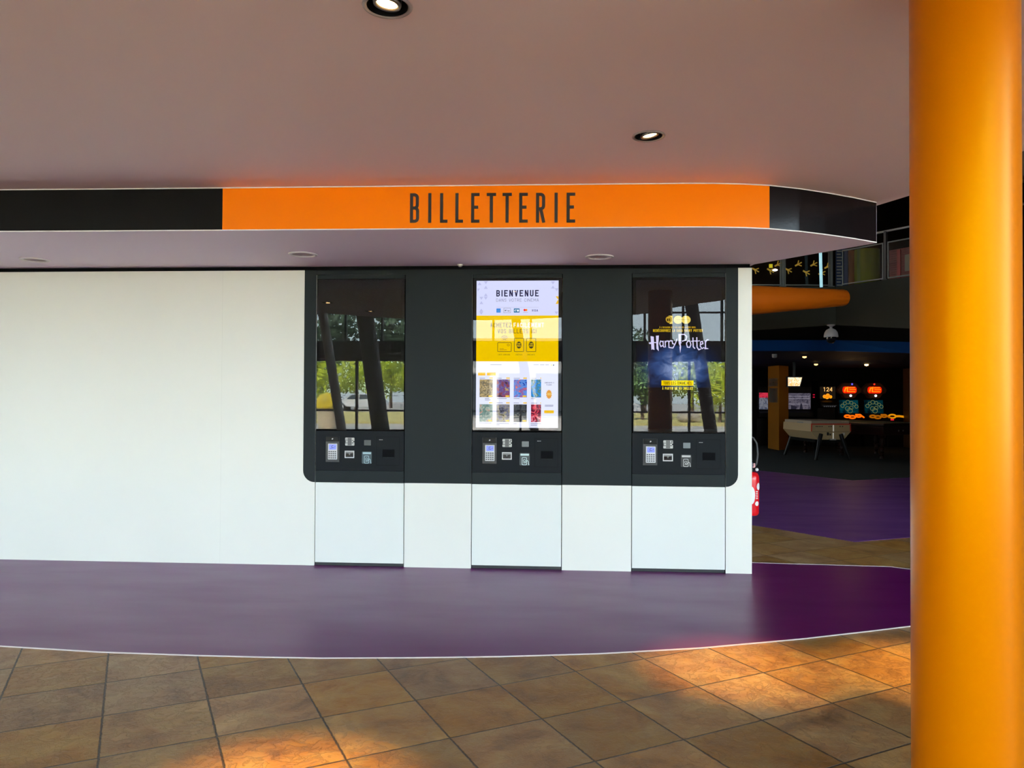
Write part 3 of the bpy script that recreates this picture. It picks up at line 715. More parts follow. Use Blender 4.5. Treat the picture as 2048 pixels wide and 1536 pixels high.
    for r_, (va, vb, tv) in enumerate(((285, 488, 268), (568, 768, 550))):
        for c_, (a, b) in enumerate(((228, 379), (424, 575), (620, 770), (818, 932))):
            m_ = art_mat('poster_%d' % n_, [srgb(*z_) for z_ in cols[n_]], 22, 1.0, seed=n_*3.1)
            obj('film_poster', q(ex(a), ex(b), ey(va), ey(vb), 2), m_, base)
            n_ += 1
    bm = bmesh.new()
    for va, vb, tv in ((285, 488, 268), (568, 768, 550)):
        for a, b in ((228, 379), (424, 575), (620, 770)):
            q2(bm, ex(b-42), ex(b), ey(tv-5), ey(tv+8), 2); q2(bm, ex(b-48), ex(b-6), ey(vb-22), ey(vb-4), 3)
        q2(bm, ex(922), ex(932), ey(tv-5), ey(tv+8), 2)
    q2(bm, ex(968), ex(1078), ey(633), ey(668), 3)
    add('price_tags', bm, (240, 190, 30))
    bm = bmesh.new()
    for a, b, v in ((228, 290, 271), (424, 482, 271), (620, 690, 271), (818, 876, 271), (290, 340, 503), (290, 356, 519), (428, 540, 503), (620, 688, 503), (818, 868, 503), (424, 495, 552), (620, 680, 552), (818, 888, 552), (225, 366, 782), (424, 568, 786), (424, 460, 802), (620, 656, 786), (815, 932, 786), (815, 888, 803), (975, 1072, 575), (975, 1070, 588)): q2(bm, ex(a), ex(b), ey(v-3), ey(v+3), 2)
    add('listing_text', bm, (120, 122, 150))
    bm = bmesh.new(); tx('CINÉCARTE 3', ex(973), ex(1078), ey(313), ey(328), .14, bm=bm); tx('PLACES', ex(993), ex(1053), ey(337), ey(352), .14, bm=bm); add('offer_text', bm, (70, 72, 100))
    bm = bmesh.new(); pts = []
    for k_ in range(24):
        a = 2*PI*k_/24; rr_ = 1.0 if k_ % 2 else .78; pts.append((X(ex(1022))+.026*rr_*math.cos(a), Z(ey(452))+.042*rr_*math.sin(a)))
    poly(bm, pts, Y-.0004); add('offer_badge', bm, (222, 150, 40))
    bm = bmesh.new(); q2(bm, ex(1002), ex(1050), ey(438), ey(447), 3); q2(bm, ex(1002), ex(1046), ey(453), ey(461), 3); add('badge_text', bm, (240, 205, 110))

def display_advert(K, x0, x1, z0, z1):
    X, Z = screen_map(1272, 1442.5, 562, 862, x0, x1, z0, z1)
    Y = .0024
    base = obj('display', B(x0, x1, .0025, .005, z0, z1), E('scr_dark', srgb(26, 24, 24), 1.0), K)
    def add(name, bm, col, s=1.0, mat=None):
        return obj(name, bm, mat or E('adv_'+name, srgb(*col), s), base)
    k = 300/1024; cx = lambda u: 1230+u*k; cy = lambda v: 530+v*k
    T = lambda lvl: (lambda u, v: (u, Y-.0002*lvl, v))
    def tx(s, a, b, top, bot, wt, lvl=2, w=.42, gap=.13, bm=None):
        h = abs(Z(cy(bot))-Z(cy(top))); bm = bm or bmesh.new()
        text(bm, s, h, T(lvl), x0=X(cx(a)), y0=Z(cy(bot)), w=w, wt=wt, gap=gap, width=X(cx(b))-X(cx(a))); return bm
    # blue mist artwork (the people of the poster are left out)
    m = new_mat('advert_mist'); n = m.node_tree; L = n.links; b = n.nodes['Principled BSDF']; N = n.nodes.new
    b.inputs['Base Color'].default_value = (0, 0, 0, 1); b.inputs['Specular IOR Level'].default_value = 0
    t = N('ShaderNodeTexCoord'); mp = N('ShaderNodeMapping'); mp.vector_type = 'TEXTURE'
    mp.inputs['Location'].default_value = ((x0+x1)/2, 0, (Z(cy(575))+Z(cy(860)))/2); mp.inputs['Scale'].default_value = (.37, 1, .27)
    L.new(t.outputs['Object'], mp.inputs['Vector'])
    nz = N('ShaderNodeTexNoise'); nz.inputs['Scale'].default_value = 3.4; nz.inputs['Detail'].default_value = 6; nz.inputs['Distortion'].default_value = .8; L.new(mp.outputs[0], nz.inputs['Vector'])
    gr = N('ShaderNodeTexGradient'); gr.gradient_type = 'SPHERICAL'; L.new(mp.outputs[0], gr.inputs['Vector'])
    mu = N('ShaderNodeMath'); mu.operation = 'MULTIPLY'; L.new(nz.outputs['Fac'], mu.inputs[0]); L.new(gr.outputs['Fac'], mu.inputs[1])
    r = N('ShaderNodeValToRGB'); e = r.color_ramp.elements; e[0].position = 0; e[0].color = (*srgb(24, 24, 30), 1); e[1].position = .6; e[1].color = (*srgb(140, 160, 205), 1)
    x_ = e.new(.12); x_.color = (*srgb(22, 32, 58), 1); x_ = e.new(.27); x_.color = (*srgb(48, 72, 122), 1)
    L.new(mu.outputs[0], r.inputs[0]); L.new(r.outputs[0], b.inputs['Emission Color']); b.inputs['Emission Strength'].default_value = 1.0
    bm = bmesh.new(); quad(bm, x0+.004, x1-.004, Z(cy(850)), Z(cy(560)), Y-.0001); add('blue_artwork', bm, 0, mat=m)
    # jubilee number with shield
    bm = bmesh.new(); ym, hh = Z(cy(384)), .033
    poly(bm, [(X(cx(372)), Z(cy(412))), (X(cx(372)), Z(cy(366))), (X(cx(362)), Z(cy(368))), (X(cx(366)), Z(cy(356))), (X(cx(394)), Z(cy(356))), (X(cx(394)), Z(cy(412)))], Y-.0003)
    for u in (431, 485): poly(bm, arc(X(cx(u)), ym, X(cx(u+31))-X(cx(u)), (Z(cy(356))-Z(cy(412)))/2, 0, 360, 28)[:-1], Y-.0004 if u > 450 else Y-.0003)
    add('jubilee_number', bm, (232, 206, 96))
    bm = bmesh.new()
    sh = [(346, 372), (356, 362), (366, 359), (376, 362), (386, 372), (386, 388), (378, 400), (366, 408), (354, 400), (346, 388)]
    poly(bm, [(X(cx(u)), Z(cy(v))) for u, v in sh], Y-.0005); add('shield_emblem', bm, (196, 160, 50))
    bm = bmesh.new(); sc_ = [(X(cx(u)), Z(cy(v))) for u, v in sh]; strip(bm, sc_+[sc_[0]], .0016, T(3)); tx('WB', 354, 378, 374, 394, .2, 3, bm=bm); add('emblem_lines', bm, (50, 36, 14))
    bm = bmesh.new(); strip(bm, [(X(cx(412)), Z(cy(384))), (X(cx(504)), Z(cy(384)))], .0012, T(3)); add('number_line', bm, (120, 110, 60))
    add('occasion_text', tx("À L'OCCASION DES 100 ANS DE WARNER BROS.", 304, 552, 430, 442, .16), (200, 160, 20))
    add('saga_text', tx('REDÉCOUVREZ LA SAGA HARRY POTTER', 260, 600, 449, 467, .15), (236, 196, 30))
    # spiky title
    bm = bmesh.new(); V = lambda u, v: (X(cx(u)), Z(cy(v)))
    def pg(pts, l=3): poly(bm, [V(*p) for p in pts], Y-.0002*l)
    def st(pts, w, l=3): strip(bm, [V(*p) for p in pts], w, T(l))
    # H
    pg([(243, 496), (265, 500), (270, 592), (256, 586), (250, 592)]); pg([(280, 494), (300, 492), (296, 560), (300, 600), (284, 584)])
    st([(232, 546), (250, 540), (290, 541)], .0035); pg([(232, 540), (246, 538), (250, 548), (238, 552)])
    # a r r y
    st([(326, 535), (312, 530), (306, 548), (314, 568), (328, 560)], .0042); st([(329, 528), (330, 566), (338, 574)], .0042)
    st([(343, 528), (345, 574)], .0042); st([(345, 540), (356, 528), (364, 534)], .0036)
    st([(367, 526), (369, 572)], .0042); st([(369, 538), (380, 526), (388, 532)], .0036)
    st([(390, 524), (394, 548), (408, 552)], .0042); st([(424, 514), (412, 548), (396, 578), (366, 574)], .0042)
    # P with bolt
    pg([(433, 482), (450, 480), (449, 520), (455, 545), (449, 548), (452, 570), (446, 612), (440, 570), (444, 568), (435, 546)])
    st([(446, 486), (474, 484), (490, 500), (484, 522), (458, 532)], .0045)
    # o t t e r
    st([(512, 532), (498, 530), (488, 546), (494, 572), (510, 574), (518, 556), (512, 532)], .0042)
    st([(532, 506), (534, 570), (546, 582)], .0045); st([(520, 532), (558, 528)], .0034); st([(558, 504), (560, 572), (572, 590), (586, 584)], .0045); st([(548, 532), (580, 528)], .0034)
    st([(580, 556), (600, 548), (596, 532), (584, 536), (582, 566), (594, 582), (608, 574)], .0040)
    st([(616, 526), (618, 580)], .0045); st([(618, 540), (628, 520), (640, 522)], .0038); pg([(606, 574), (630, 578), (640, 584), (612, 586)])
    add('title_lettering', bm, (214, 208, 244))
    bm = bmesh.new(); quad(bm, X(cx(318)), X(cx(536)), Z(cy(836)), Z(cy(801)), Y-.0004); add('yellow_bar', bm, (244, 206, 0))
    add('bar_text', tx('TOUS LES DIMANCHES', 332, 523, 808, 830, .15, 3), (70, 60, 10))
    add('date_text', tx('À PARTIR DU 23 JUILLET', 324, 532, 846, 864, .17), (240, 214, 60))

for i in range(3): kiosk(i)

# ================================================================== COLUMN
bm = bmesh.new(); lathe(bm, [(0, 0), (.1605, 0), (.1605, 2.884), (0, 2.884)], 96)
col_c = (1.327, -3.886)
M_col = P('orange_paint', (0.53, 0.135, 0.0), 0.30, spec=0.7, coat=0.0, coatr=.3, bump=.02, bscale=120)
b_ = M_col.node_tree.nodes['Principled BSDF']; b_.inputs['Specular Tint'].default_value = (1.0, .62, 0.0, 1)
o = obj('orange_column', bm, M_col, smooth=math.radians(40), loc=(col_c[0], col_c[1], 0)); tag(o, 'large glossy orange round column in the right foreground', 'column')

# ================================================================== FIRE EXTINGUISHER on the return wall
ex = thing('fire_extinguisher', 'red fire extinguisher hanging on the return wall behind the white corner', 'fire extinguisher', (1.868, 1.16, .315))
M_red = P('extinguisher_red', (0.80, 0.004, 0.012), 0.25, coat=.4)
bm = bmesh.new(); lathe(bm, [(0, 0), (.055, .0), (.068, .012), (.072, .03), (.075, .35), (.072, .385), (.055, .412), (.03, .424), (0, .426)], 40); obj('cylinder_body', bm, M_red, ex, math.radians(35))
def cyl_patch(bm, pts, r, rot=0):
    bm.faces.new([bm.verts.new((r*math.cos(a+rot), r*math.sin(a+rot), z)) for a, z in pts])
bm = bmesh.new(); R_ = .0757
def patch_arc(bm, ac, zc, ra, rz, d0=0, d1=360, n=18): cyl = arc(ac, zc, ra, rz, d0, d1, n)[:-1]; v = [bm.verts.new((R_*math.cos(a)*1.001, R_*math.sin(a)*1.001, z)) for a, z in cyl]; c_ = bm.verts.new((R_*1.012*math.cos(ac), R_*1.012*math.sin(ac), zc)); [bm.faces.new((c_, v[i], v[(i+1) % len(v)])) for i in range(len(v))]
FACE = math.atan2(-7.66, -1.87)  # towards the viewer
patch_arc(bm, FACE+.05, .20, .42, .085); patch_arc(bm, FACE+1.05, .285, .33, .035)
patch_arc(bm, FACE+.78, .12, .30, .022)
obj('white_label', bm, P('label_white', (.85, .82, .84), .4), ex)
bm = bmesh.new()
for r in range(5):
    for c in range(3):
        a = FACE+.58+c*.13; z = .165+r*.017
        v = [bm.verts.new((R_*1.003*math.cos(x_), R_*1.003*math.sin(x_), z_)) for x_, z_ in ((a, z), (a+.09, z), (a+.09, z+.009), (a, z+.009))]; bm.faces.new(v)
obj('label_text', bm, P('label_white', (.85, .82, .84), .4), ex)
bm = bmesh.new(); lathe(bm, [(0, .424), (.022, .424), (.024, .44), (.020, .455), (.016, .47), (0, .47)], 24); box(bm, -.018, .018, -.012, .012, .455, .475); obj('valve', bm, M_dark, ex)
bm = bmesh.new(); box(bm, -.012, .012, -.05, .02, .478, .49, .002); box(bm, -.011, .011, -.055, .01, .497, .507, .002); obj('squeeze_handle', bm, M_dark, ex)
bm = bmesh.new(); lathe(bm, [(0, -.014), (.014, -.012), (.016, 0), (.014, .012), (0, .014)], 18, Matrix.Translation((.045, -.03, .448)) @ Matrix.Rotation(PI/2, 4, 'X')); obj('pressure_gauge', bm, P('gauge_white', (.7, .7, .7), .3), ex)
obj('blue_tag', B(-.028, .0, -.038, -.03, .475, .515), P('tag_blue', (.01, .12, .6), .4), ex)
bm = B(.004, .028, -.036, -.028, .468, .51); obj('safety_tag', bm, P('tag_pink', (.75, .35, .35), .4), ex)
bm = bmesh.new(); tube(bm, [(0.02, 0, .46), (.05, .0, .50), (.062, 0, .60), (.052, .0, .70), (.02, .0, .755), (-.03, .01, .77), (-.07, .01, .74)], .009, 10); obj('hose', bm, P('hose_rubber', (.05, .05, .055), .35), ex, True)
obj('wall_hook', B(-.125, -.072, -.02, .02, .36, .40), M_dark, ex)

# ================================================================== ARCADE HALL
struct(obj('wall_back', B(-6, 14.5, 17.75, 18.0, 0, 7), M_hall))
M_navy = P('navy_ceiling', (0.002, 0.008, 0.035), 0.8, spec=.1); M_blue = P('blue_bulkhead', (0.005, 0.06, 0.22), 0.6, spec=.2)
M_olive = P('olive_fascia', (0.036, 0.037, 0.028), 0.8, spec=.2); M_blk = P('matt_black', (0.004, 0.004, 0.004), 0.9, spec=.1)
rows = {'top': [(1440, 569.5, 17), (1503, 572, 17), (1672, 574, 17), (1820, 553, 15.5), (2046, 521, 13.4)],
        'face': [(1440, 666, 17), (1503, 661, 17), (1670, 650, 17), (1820, 657, 15.5), (2046, 664, 13.3)],
        'black': [(1440, 680, 18), (1503, 680, 18), (1670, 680, 18), (1820, 684, 16.5), (2046, 690, 14.4)],
        'blue': [(1440, 701, 18.3), (1503, 702, 18.3), (1670, 702, 18.3), (1820, 706, 16.9), (2046, 712, 14.8)]}
R3 = {k_: [dep(*a) for a in v] for k_, v in rows.items()}
Z2 = 3.92
def wallstrip(name, A, C, mat, depth=(0, .12, 0)):
    bm = bmesh.new(); d = Vector(depth)
    for i in range(len(A)-1):
        q = [A[i], A[i+1], C[i+1], C[i]]
        a = [bm.verts.new(p) for p in q]; b = [bm.verts.new(p+d) for p in q]
        bm.faces.new(a); bm.faces.new(b[::-1])
        for j in range(4): bm.faces.new((a[j], b[j], b[(j+1) % 4], a[(j+1) % 4]))
    return obj(name, bm, mat)
top = [Vector((p.x, p.y, Z2)) for p in R3['top']]
face = [Vector((t_.x, t_.y, f_.z)) for t_, f_ in zip(top, R3['face'])]
top[0] = Vector((0, 10.7, Z2)); face[0] = Vector((0, 10.7, 2.7)); R3['black'][0] = Vector((0, 11.7, 2.78)); R3['blue'][0] = Vector((0, 12.0, 2.56))
struct(wallstrip('trim_6', top, face, M_olive))
struct(wallstrip('trim_7', [p+Vector((0, .02, .002)) for p in face], R3['black'], M_blk, (0, 0, .06)))
struct(wallstrip('trim_8', R3['black'], R3['blue'], M_blue))
mid = [Vector((0, 15.3, 2.33)), Vector((4.6, 15.3, 2.33)), Vector((7.0, 15.3, 2.33)), Vector((9.0, 14.6, 2.33)), Vector((12.5, 13.5, 2.33))]
far = [Vector((0, 17.8, 2.31)), Vector((4.6, 17.8, 2.31)), Vector((7.0, 17.8, 2.31)), Vector((10, 17.8, 2.31)), Vector((14.4, 17.8, 2.31))]
struct(wallstrip('ceiling', R3['blue'], mid, M_navy, (0, 0, .05))); struct(wallstrip('ceiling', mid, far, M_navy, (0, 0, .05)))
# gallery floor
struct(obj('floor', prism(bmesh.new(), [(p.x, p.y+.02) for p in top]+[(14.4, 8.0), (14.4, 17.7), (0, 17.7)], Z2-.12, Z2-.001), M_blk))
# orange tapered beam
a_, b_ = dep(1480, 601, 14), dep(1690, 595.5, 14.5)
bm = bmesh.new(); dv = (b_-a_); n = 24; rings = []
ax = dv.normalized(); u_ = Vector((0, 0, 1)); u_ = (u_-ax*u_.dot(ax)).normalized(); v_ = ax.cross(u_)
for f_, r_ in ((-1.2, .46), (0, .285), (.25, .25), (.5, .218), (.75, .186), (.97, .158), (1.0, .145), (1.0, .01)):
    rings.append([bm.verts.new(a_+dv*f_+(u_*math.cos(2*PI*k_/n)+v_*math.sin(2*PI*k_/n))*r_) for k_ in range(n)])
for A, C in zip(rings, rings[1:]):
    for i in range(n): bm.faces.new((A[i], A[(i+1) % n], C[(i+1) % n], C[i]))
tag(obj('tapered_beam', bm, P('beam_orange', (0.60, 0.12, 0.002), .5, spec=.25), smooth=math.radians(30)), 'orange tapering round beam under the gallery railing', 'beam')
# railing
M_rail = P('rail_steel', (.16, .165, .155), .45, metal=.3); M_postd = P('post_dark', (.035, .035, .033), .4)
def rail_panel(t, s0, s1):
    """framed pane between two stations along the railing; returns the frame, origin at s0"""
    ln = s1-s0; bm = bmesh.new(); w = .022
    for x0_, x1_, a, b in ((.0, ln, .03, .055), (0, ln, .775, .80), (0, w, .055, .775), (ln-w, ln, .055, .775)): box(bm, x0_, x1_, -.015, .015, a, b)
    f = obj('railing_panel', bm, M_rail, t); f.location = (s0, 0, 0)
    obj('pane', B(w, ln-w, -.004, .004, .055, .775), M_glass, f)
    return f
def rail_post(t, s_, m=None, h=1.03):
    bm = bmesh.new(); box(bm, -.028, .028, -.028, .028, 0, h); box(bm, -.06, .06, -.05, .05, 0, .02); o = obj('post', bm, m or M_rail, t); o.location = (s_, 0, 0)
def feet(f, lst):
    for (x, z, s, a) in lst:
        bm = bmesh.new(); pts = []
        for da, q_ in ((-.95, .95), (-.72, .95), (-.42, .28), (-.12, 1.05), (.12, 1.05), (.42, .28), (.72, .95), (.95, .95), (1.4, .2), (PI-.25, .7), (PI+.25, .7), (-1.4, .2)): pts.append((x+math.cos(a+da)*.10*q_*s, z+math.sin(a+da)*.10*q_*s))
        poly(bm, pts, -.006); obj('bird_foot_sticker', bm, P('sticker_gold', (.55, .33, .03), .5, emit=(.55, .33, .03), es=.18), f)
c_ = top[2]
L0 = lambda x: Vector((x, top[1].y+(c_.y-top[1].y)*(x-top[1].x)/(c_.x-top[1].x)+.06, Z2))
xa, xb = dep(1567, 575, 17).x, dep(1664, 577, 17).x
A0 = L0(2.6); dl = L0(xb)-A0; SA, SB = (L0(xa)-A0).length, dl.length
rl = thing('gallery_railing', 'glass railing with gold bird-foot stickers above the orange beam', 'railing', A0, math.atan2(dl.y, dl.x))
rail_post(rl, SA); rail_post(rl, SB)
cs = lambda px: (L0(dep(px, 540, 17).x)-A0).length
f_ = rail_panel(rl, .0, SA-.04); feet(f_, [(cs(px), z_, 1, a_) for px, z_, a_ in ((1511, .38, -.5), (1541, .37, -.5), (1556, .49, .5))])
f_ = rail_panel(rl, SA+.04, SB-.04); feet(f_, [(cs(px)-SA-.04, z_, 1, a_) for px, z_, a_ in ((1577, .38, -.5), (1597, .50, .5), (1613, .33, -.5), (1628, .50, .5), (1644, .31, .4), (1656, .45, .5))])
bm = bmesh.new(); tube(bm, [(0, 0, 1.03), (SB, 0, 1.03)], .022, 10); obj('handrail', bm, P('handrail_grey', (.38, .33, .30), .35), rl, True)
dirR = (top[3]-top[2]).normalized(); nr = Vector((-dirR.y, dirR.x, 0))*.06
B0 = top[2]+nr; s_p = (dep(1768, 560, 16).xy-top[2].xy).length
rr_ = thing('gallery_railing', 'glass railing on the right arm of the gallery, running behind the orange column', 'railing', B0, math.atan2(dirR.y, dirR.x))
rail_panel(rr_, .12, s_p-.05); rail_post(rr_, s_p, M_postd); rail_panel(rr_, s_p+.05, s_p+1.75); rail_post(rr_, s_p+1.82)
bm = bmesh.new(); tube(bm, [(.05, 0, 1.03), (s_p+3.4, 0, 1.03)], .022, 10); obj('handrail', bm, P('handrail_grey', (.38, .33, .30), .35), rr_, True)
p = dep(1641, 575, 16.7)
bm = bmesh.new(); tube(bm, [(0, 0, 0), (-.03, 0, 1.3)], .032, 12); o = obj('light_tube', bm, P('tube_glow', (.6, .8, .85), .3, emit=srgb(150, 205, 215), es=.9), smooth=True, loc=(p.x, p.y-.05, Z2-.06)); tag(o, 'pale blue glowing vertical tube in front of the gallery railing', 'light')
# things on the gallery
struct(obj('wall_gallery', wall := B(0, 14.4, 13.9, 14.0, Z2, 7), P('gallery_dark', (.018, .010, .005), .8, spec=.1)))
g0 = dep(1785, 520, 18.5)
bm = bmesh.new(); tube(bm, [(0, 0, 0), (.0, 0, 1.12)], .30, 24); o = obj('green_pillar', bm, P('green_paint', (.17, .21, .006), .7, spec=.1), smooth=math.radians(40), loc=(dep(1733, 540, 18.6).x, dep(1733, 540, 18.6).y, Z2)); tag(o, 'lime green round pillar on the gallery behind the railing', 'pillar')
p = dep(1706, 540, 18.6); tag(obj('wooden_panel', B(-.09, .09, 0, .06, 0, 1.12), P('panel_brown', (.20, .07, .012), .6), loc=(p.x, p.y, Z2)), 'narrow orange-brown panel beside the green pillar', 'panel')
p = dep(1690, 540, 18.6); bn = obj('blue_banner', B(-.16, .12, 0, .03, 0.0, 1.15), P('banner_blue', (.02, .05, .16), .6), loc=(p.x-.05, p.y, Z2)); tag(bn, 'dark blue banner with pale vertical marks on the gallery', 'banner')
bm = bmesh.new()
for k_ in range(14): quad(bm, -.15, -.05+.02*(k_ % 3), .1+k_*.075, .14+k_*.075, -.004)
obj('banner_marks', bm, P('banner_pale', (.35, .38, .42), .6), bn)
p = dep(1800, 535, 16.8); rb = thing('red_wall_panel', 'dark red board wall with a small framed notice on the gallery', 'wall panel', (p.x, p.y, Z2), math.atan2(dirR.y, dirR.x))
bm = bmesh.new()
for k_ in range(16): box(bm, -.38, 1.5, 0, .05, .02+k_*.05, .066+k_*.05)
obj('boards', bm, P('board_red', (.16, .018, .012), .6), rb)
obj('notice', B(.12, .40, -.015, 0, .30, .66), P('notice_beige', (.22, .17, .12), .6), rb)
obj('lower_ledge', B(-.38, 1.5, -.03, .0, .0, .09), P('ledge_red', (.28, .01, .008), .5), rb)
obj('red_upright', B(-.06, .02, -.02, 0, .02, .80), P('ledge_red', (.28, .01, .008), .5), rb)
for (px, py, lb) in ((1550, 540, 'small white lamp glowing behind the bird-foot stickers'),):
    p = dep(px, py, 20); bm = bmesh.new(); bmesh.ops.create_uvsphere(bm, u_segments=16, v_segments=8, radius=.05); bmesh.ops.scale(bm, vec=(1.4, 1, .6), verts=bm.verts); tag(obj('gallery_lamp', bm, P('lamp_white', (1, 1, 1), .4, emit=(1, .95, .9), es=2.0), smooth=True, loc=(ony(1550, 540, 13.86).x, 13.86, ony(1550, 540, 13.86).z)), lb, 'light')
p = dep(1541.5, 532, 18.5); tag(obj('yellow_sign', B(-.045, .045, -.01, 0, -.05, .05), P('sign_yellow', (.75, .62, .02), .5, emit=(.7, .6, .02), es=.5), loc=ony(1541.5, 532, 13.9)), 'tiny yellow sign on the gallery above the bird-foot stickers', 'sign')

# dome camera
p = dep(1662, 649.5, 16.75)
t = thing('dome_camera', 'white dome security camera hanging under the gallery edge', 'security camera', (p.x, p.y, p.z))
bm = bmesh.new(); lathe(bm, [(0, .0), (.085, 0), (.085, -.02), (.055, -.03), (.03, -.045), (.03, -.085), (0, -.085)], 32); obj('mount', bm, P('camera_white', (.45, .45, .47), .5), t, math.radians(30))
bm = bmesh.new(); lathe(bm, [(0, -.08), (.05, -.085), (.10, -.115), (.135, -.17), (.148, -.235), (.15, -.27), (.10, -.27), (0, -.265)], 36); obj('housing', bm, P('camera_white', (.45, .45, .47), .5), t, math.radians(30))
bm = bmesh.new(); lathe(bm, [(.11, -.268), (.108, -.31), (.085, -.365), (.045, -.40), (0, -.41)], 32); obj('dome_bubble', bm, P('dome_black', (.012, .012, .014), .08), t, True)
obj('gallery_bracket', B(-.09, .09, -.04, .15, -.0, .03), M_dark, t)

# yellow square pillar with notices
pc = onz(1558, 901, 0)
t = thing('yellow_pillar', 'square mustard yellow pillar with notices in the dark arcade', 'pillar', (pc.x, pc.y, .007), math.radians(22))
M_mus = P('mustard', (.26, .10, .004), .6, spec=.2)
obj('shaft', B(-.40, .0, 0, .5, 0, 2.32), M_mus, t) if False else None
p0, p1, p2 = onz(1536, 897, 0), pc, onz(1577, 898.5, 0)
lp = [Vector((0, 0))]
inv = Matrix.Rotation(-math.radians(22), 3, 'Z')
w0 = inv @ (p0-pc); w2 = inv @ (p2-pc)
bm = bmesh.new(); prism(bm, [(w0.x, w0.y), (0, 0), (w2.x, w2.y), (w2.x+w0.x, w2.y+w0.y)], 0, 2.318); obj('shaft', bm, M_mus, t)
fdir = Vector((w0.x, w0.y, 0)).normalized(); fn = Vector((fdir.y, -fdir.x, 0)); fn = -fn if fn.y > 0 else fn
def on_face(name, a0, a1, z0_, z1_, mat, off=.012):
    Lf = Vector((w0.x, w0.y)).length; bm = bmesh.new()
    A_, C_ = fdir*a0*Lf, fdir*a1*Lf
    prism(bm, [(A_.x, A_.y), (C_.x, C_.y), (C_.x+fn.x*off, C_.y+fn.y*off), (A_.x+fn.x*off, A_.y+fn.y*off)], z0_, z1_); return obj(name, bm, mat, t)
on_face('notice_frame', .12, .95, 1.75, 1.97, P('notice_grey', (.16, .17, .17), .5)); on_face('notice_print', .2, .85, 1.80, 1.83, M_dark, .014); on_face('notice_heading', .2, .88, 1.905, 1.93, M_dark, .014); on_face('notice_arrow', .42, .58, 1.845, 1.875, M_dark, .015)
on_face('poster_sheet', .12, .88, 1.30, 1.70, P('sheet_grey', (.13, .15, .15), .5))
on_face('poster_heading', .3, .6, 1.64, 1.66, M_dark, .014)

# far small ceiling lights of the arcade
for (px, py, d, lb) in ((1609, 717, 18.8, 'small warm ceiling light in the dark hall right of the mustard pillar'), (1632, 734, 20.5, 'small yellowish ceiling light near the 124 machine'), (1733, 736.5, 20.5, 'brightest warm ceiling light above the two round-topped machines')):
    p = dep(px, py, d); bm = bmesh.new(); lathe(bm, [(0, 0), (.05, 0), (.045, -.03), (.0, -.045)], 16)
    p.z = 2.32+max(0, (15.3-p.y)/3.2)*.2
    bb = px == 1733
    t = obj('hall_light', bm, P('hall_bulb%d' % bb, (1, .8, .4), .4, emit=(1, .62, .2), es=9 if bb else 2.5), smooth=True, loc=(p.x, p.y, p.z-.02)); tag(t, lb, 'ceiling light', 'small ceiling lights of the arcade')
p = dep(1549, 713, 18.6); bm = bmesh.new(); lathe(bm, [(0, .06), (.06, .06), (.06, 0), (.05, -.03), (0, -.04)], 18); tag(obj('smoke_detector', bm, P('detector', (.18, .18, .19), .5), smooth=math.radians(40), loc=(p.x, p.y, p.z)), 'grey detector on the navy ceiling above the mustard pillar', 'smoke detector')
# dim point lights without fixtures in the arcade, one warm, one bluish
for (x, y, e_, col_) in ((7.6, 14.2, 7, (1, .55, .2)), (4.5, 14.5, 3, (.8, .8, 1))):
    ld = bpy.data.lights.new('hall_glow', 'POINT'); ld.energy = e_; ld.color = col_; ld.shadow_soft_size = .15; lo = bpy.data.objects.new('hall_glow', ld); COL.objects.link(lo); lo.location = (x, y, 1.9)

# ---- arcade machines
def at_far(px, d): p = dep(px, 889, d); return (p.x, p.y, .007)
DK = P('cabinet_black', (.006, .005, .005), .5, spec=.15); 
def screen_cab(px0, px1, py0, py1, d, label, art, rz=0, tilt=0):
    a, b = dep(px0, py1, d), dep(px1, py0, d); w = b.x-a.x; cxm = (a.x+b.x)/2
    t = thing('arcade_cabinet', label, 'arcade machine', (cxm, a.y, .007), rz)
    pr = [(0, 0), (.75, 0), (.75, 1.95), (.0, 1.95), (-.12, 1.75), (-.02, a.z+.02), (-.30, a.z-.10), (-.30, a.z-.22), (0, a.z-.28)]
    bm = bmesh.new(); A = [bm.verts.new((-w/2-.03, y, z)) for y, z in pr]; C = [bm.verts.new((w/2+.03, y, z)) for y, z in pr]
    bm.faces.new(A); bm.faces.new(C[::-1])
    for i in range(len(pr)): bm.faces.new((A[i], C[i], C[(i+1) % len(pr)], A[(i+1) % len(pr)]))
    obj('cabinet', bm, DK, t)
    sc = obj('screen', B(-w/2, w/2, -.135, -.125, a.z, b.z), art, t)
    obj('controls', B(-w/2+.05, w/2-.05, -.27, -.12, a.z-.11, a.z-.09), P('ctl', (.05, .05, .05), .4), t)
    return t, w, a.z, b.z
sr = lambda *a: [srgb(*c) for c in a]
t, w, z0_, z1_ = screen_cab(1516, 1545, 786, 819, 22.9, 'arcade machine with red and grey screen left of the mustard pillar', art_mat('art_a', sr((20, 24, 36), (60, 66, 84), (110, 112, 122), (30, 30, 44)), 5, 1.0))
obj('screen_banner', B(-w/2, w/2, -.138, -.134, z1_-.15, z1_), art_mat('art_a2', sr((150, 20, 50), (200, 50, 70), (120, 16, 40)), 9), t)
t, w, z0_, z1_ = screen_cab(1574, 1617.5, 787, 818.5, 22.9, 'arcade machine with a grey game scene right of the mustard pillar', art_mat('art_b', sr((30, 28, 36), (70, 66, 80), (96, 90, 100), (50, 46, 60)), 7, 1.0))
bm = bmesh.new()
for z_ in (.10, .17, .33): quad(bm, -w/2, w/2*.9, z1_-z_, z1_-z_+.012, -.139)
obj('screen_lines', bm, E('scr_grey', srgb(130, 126, 140)), t)
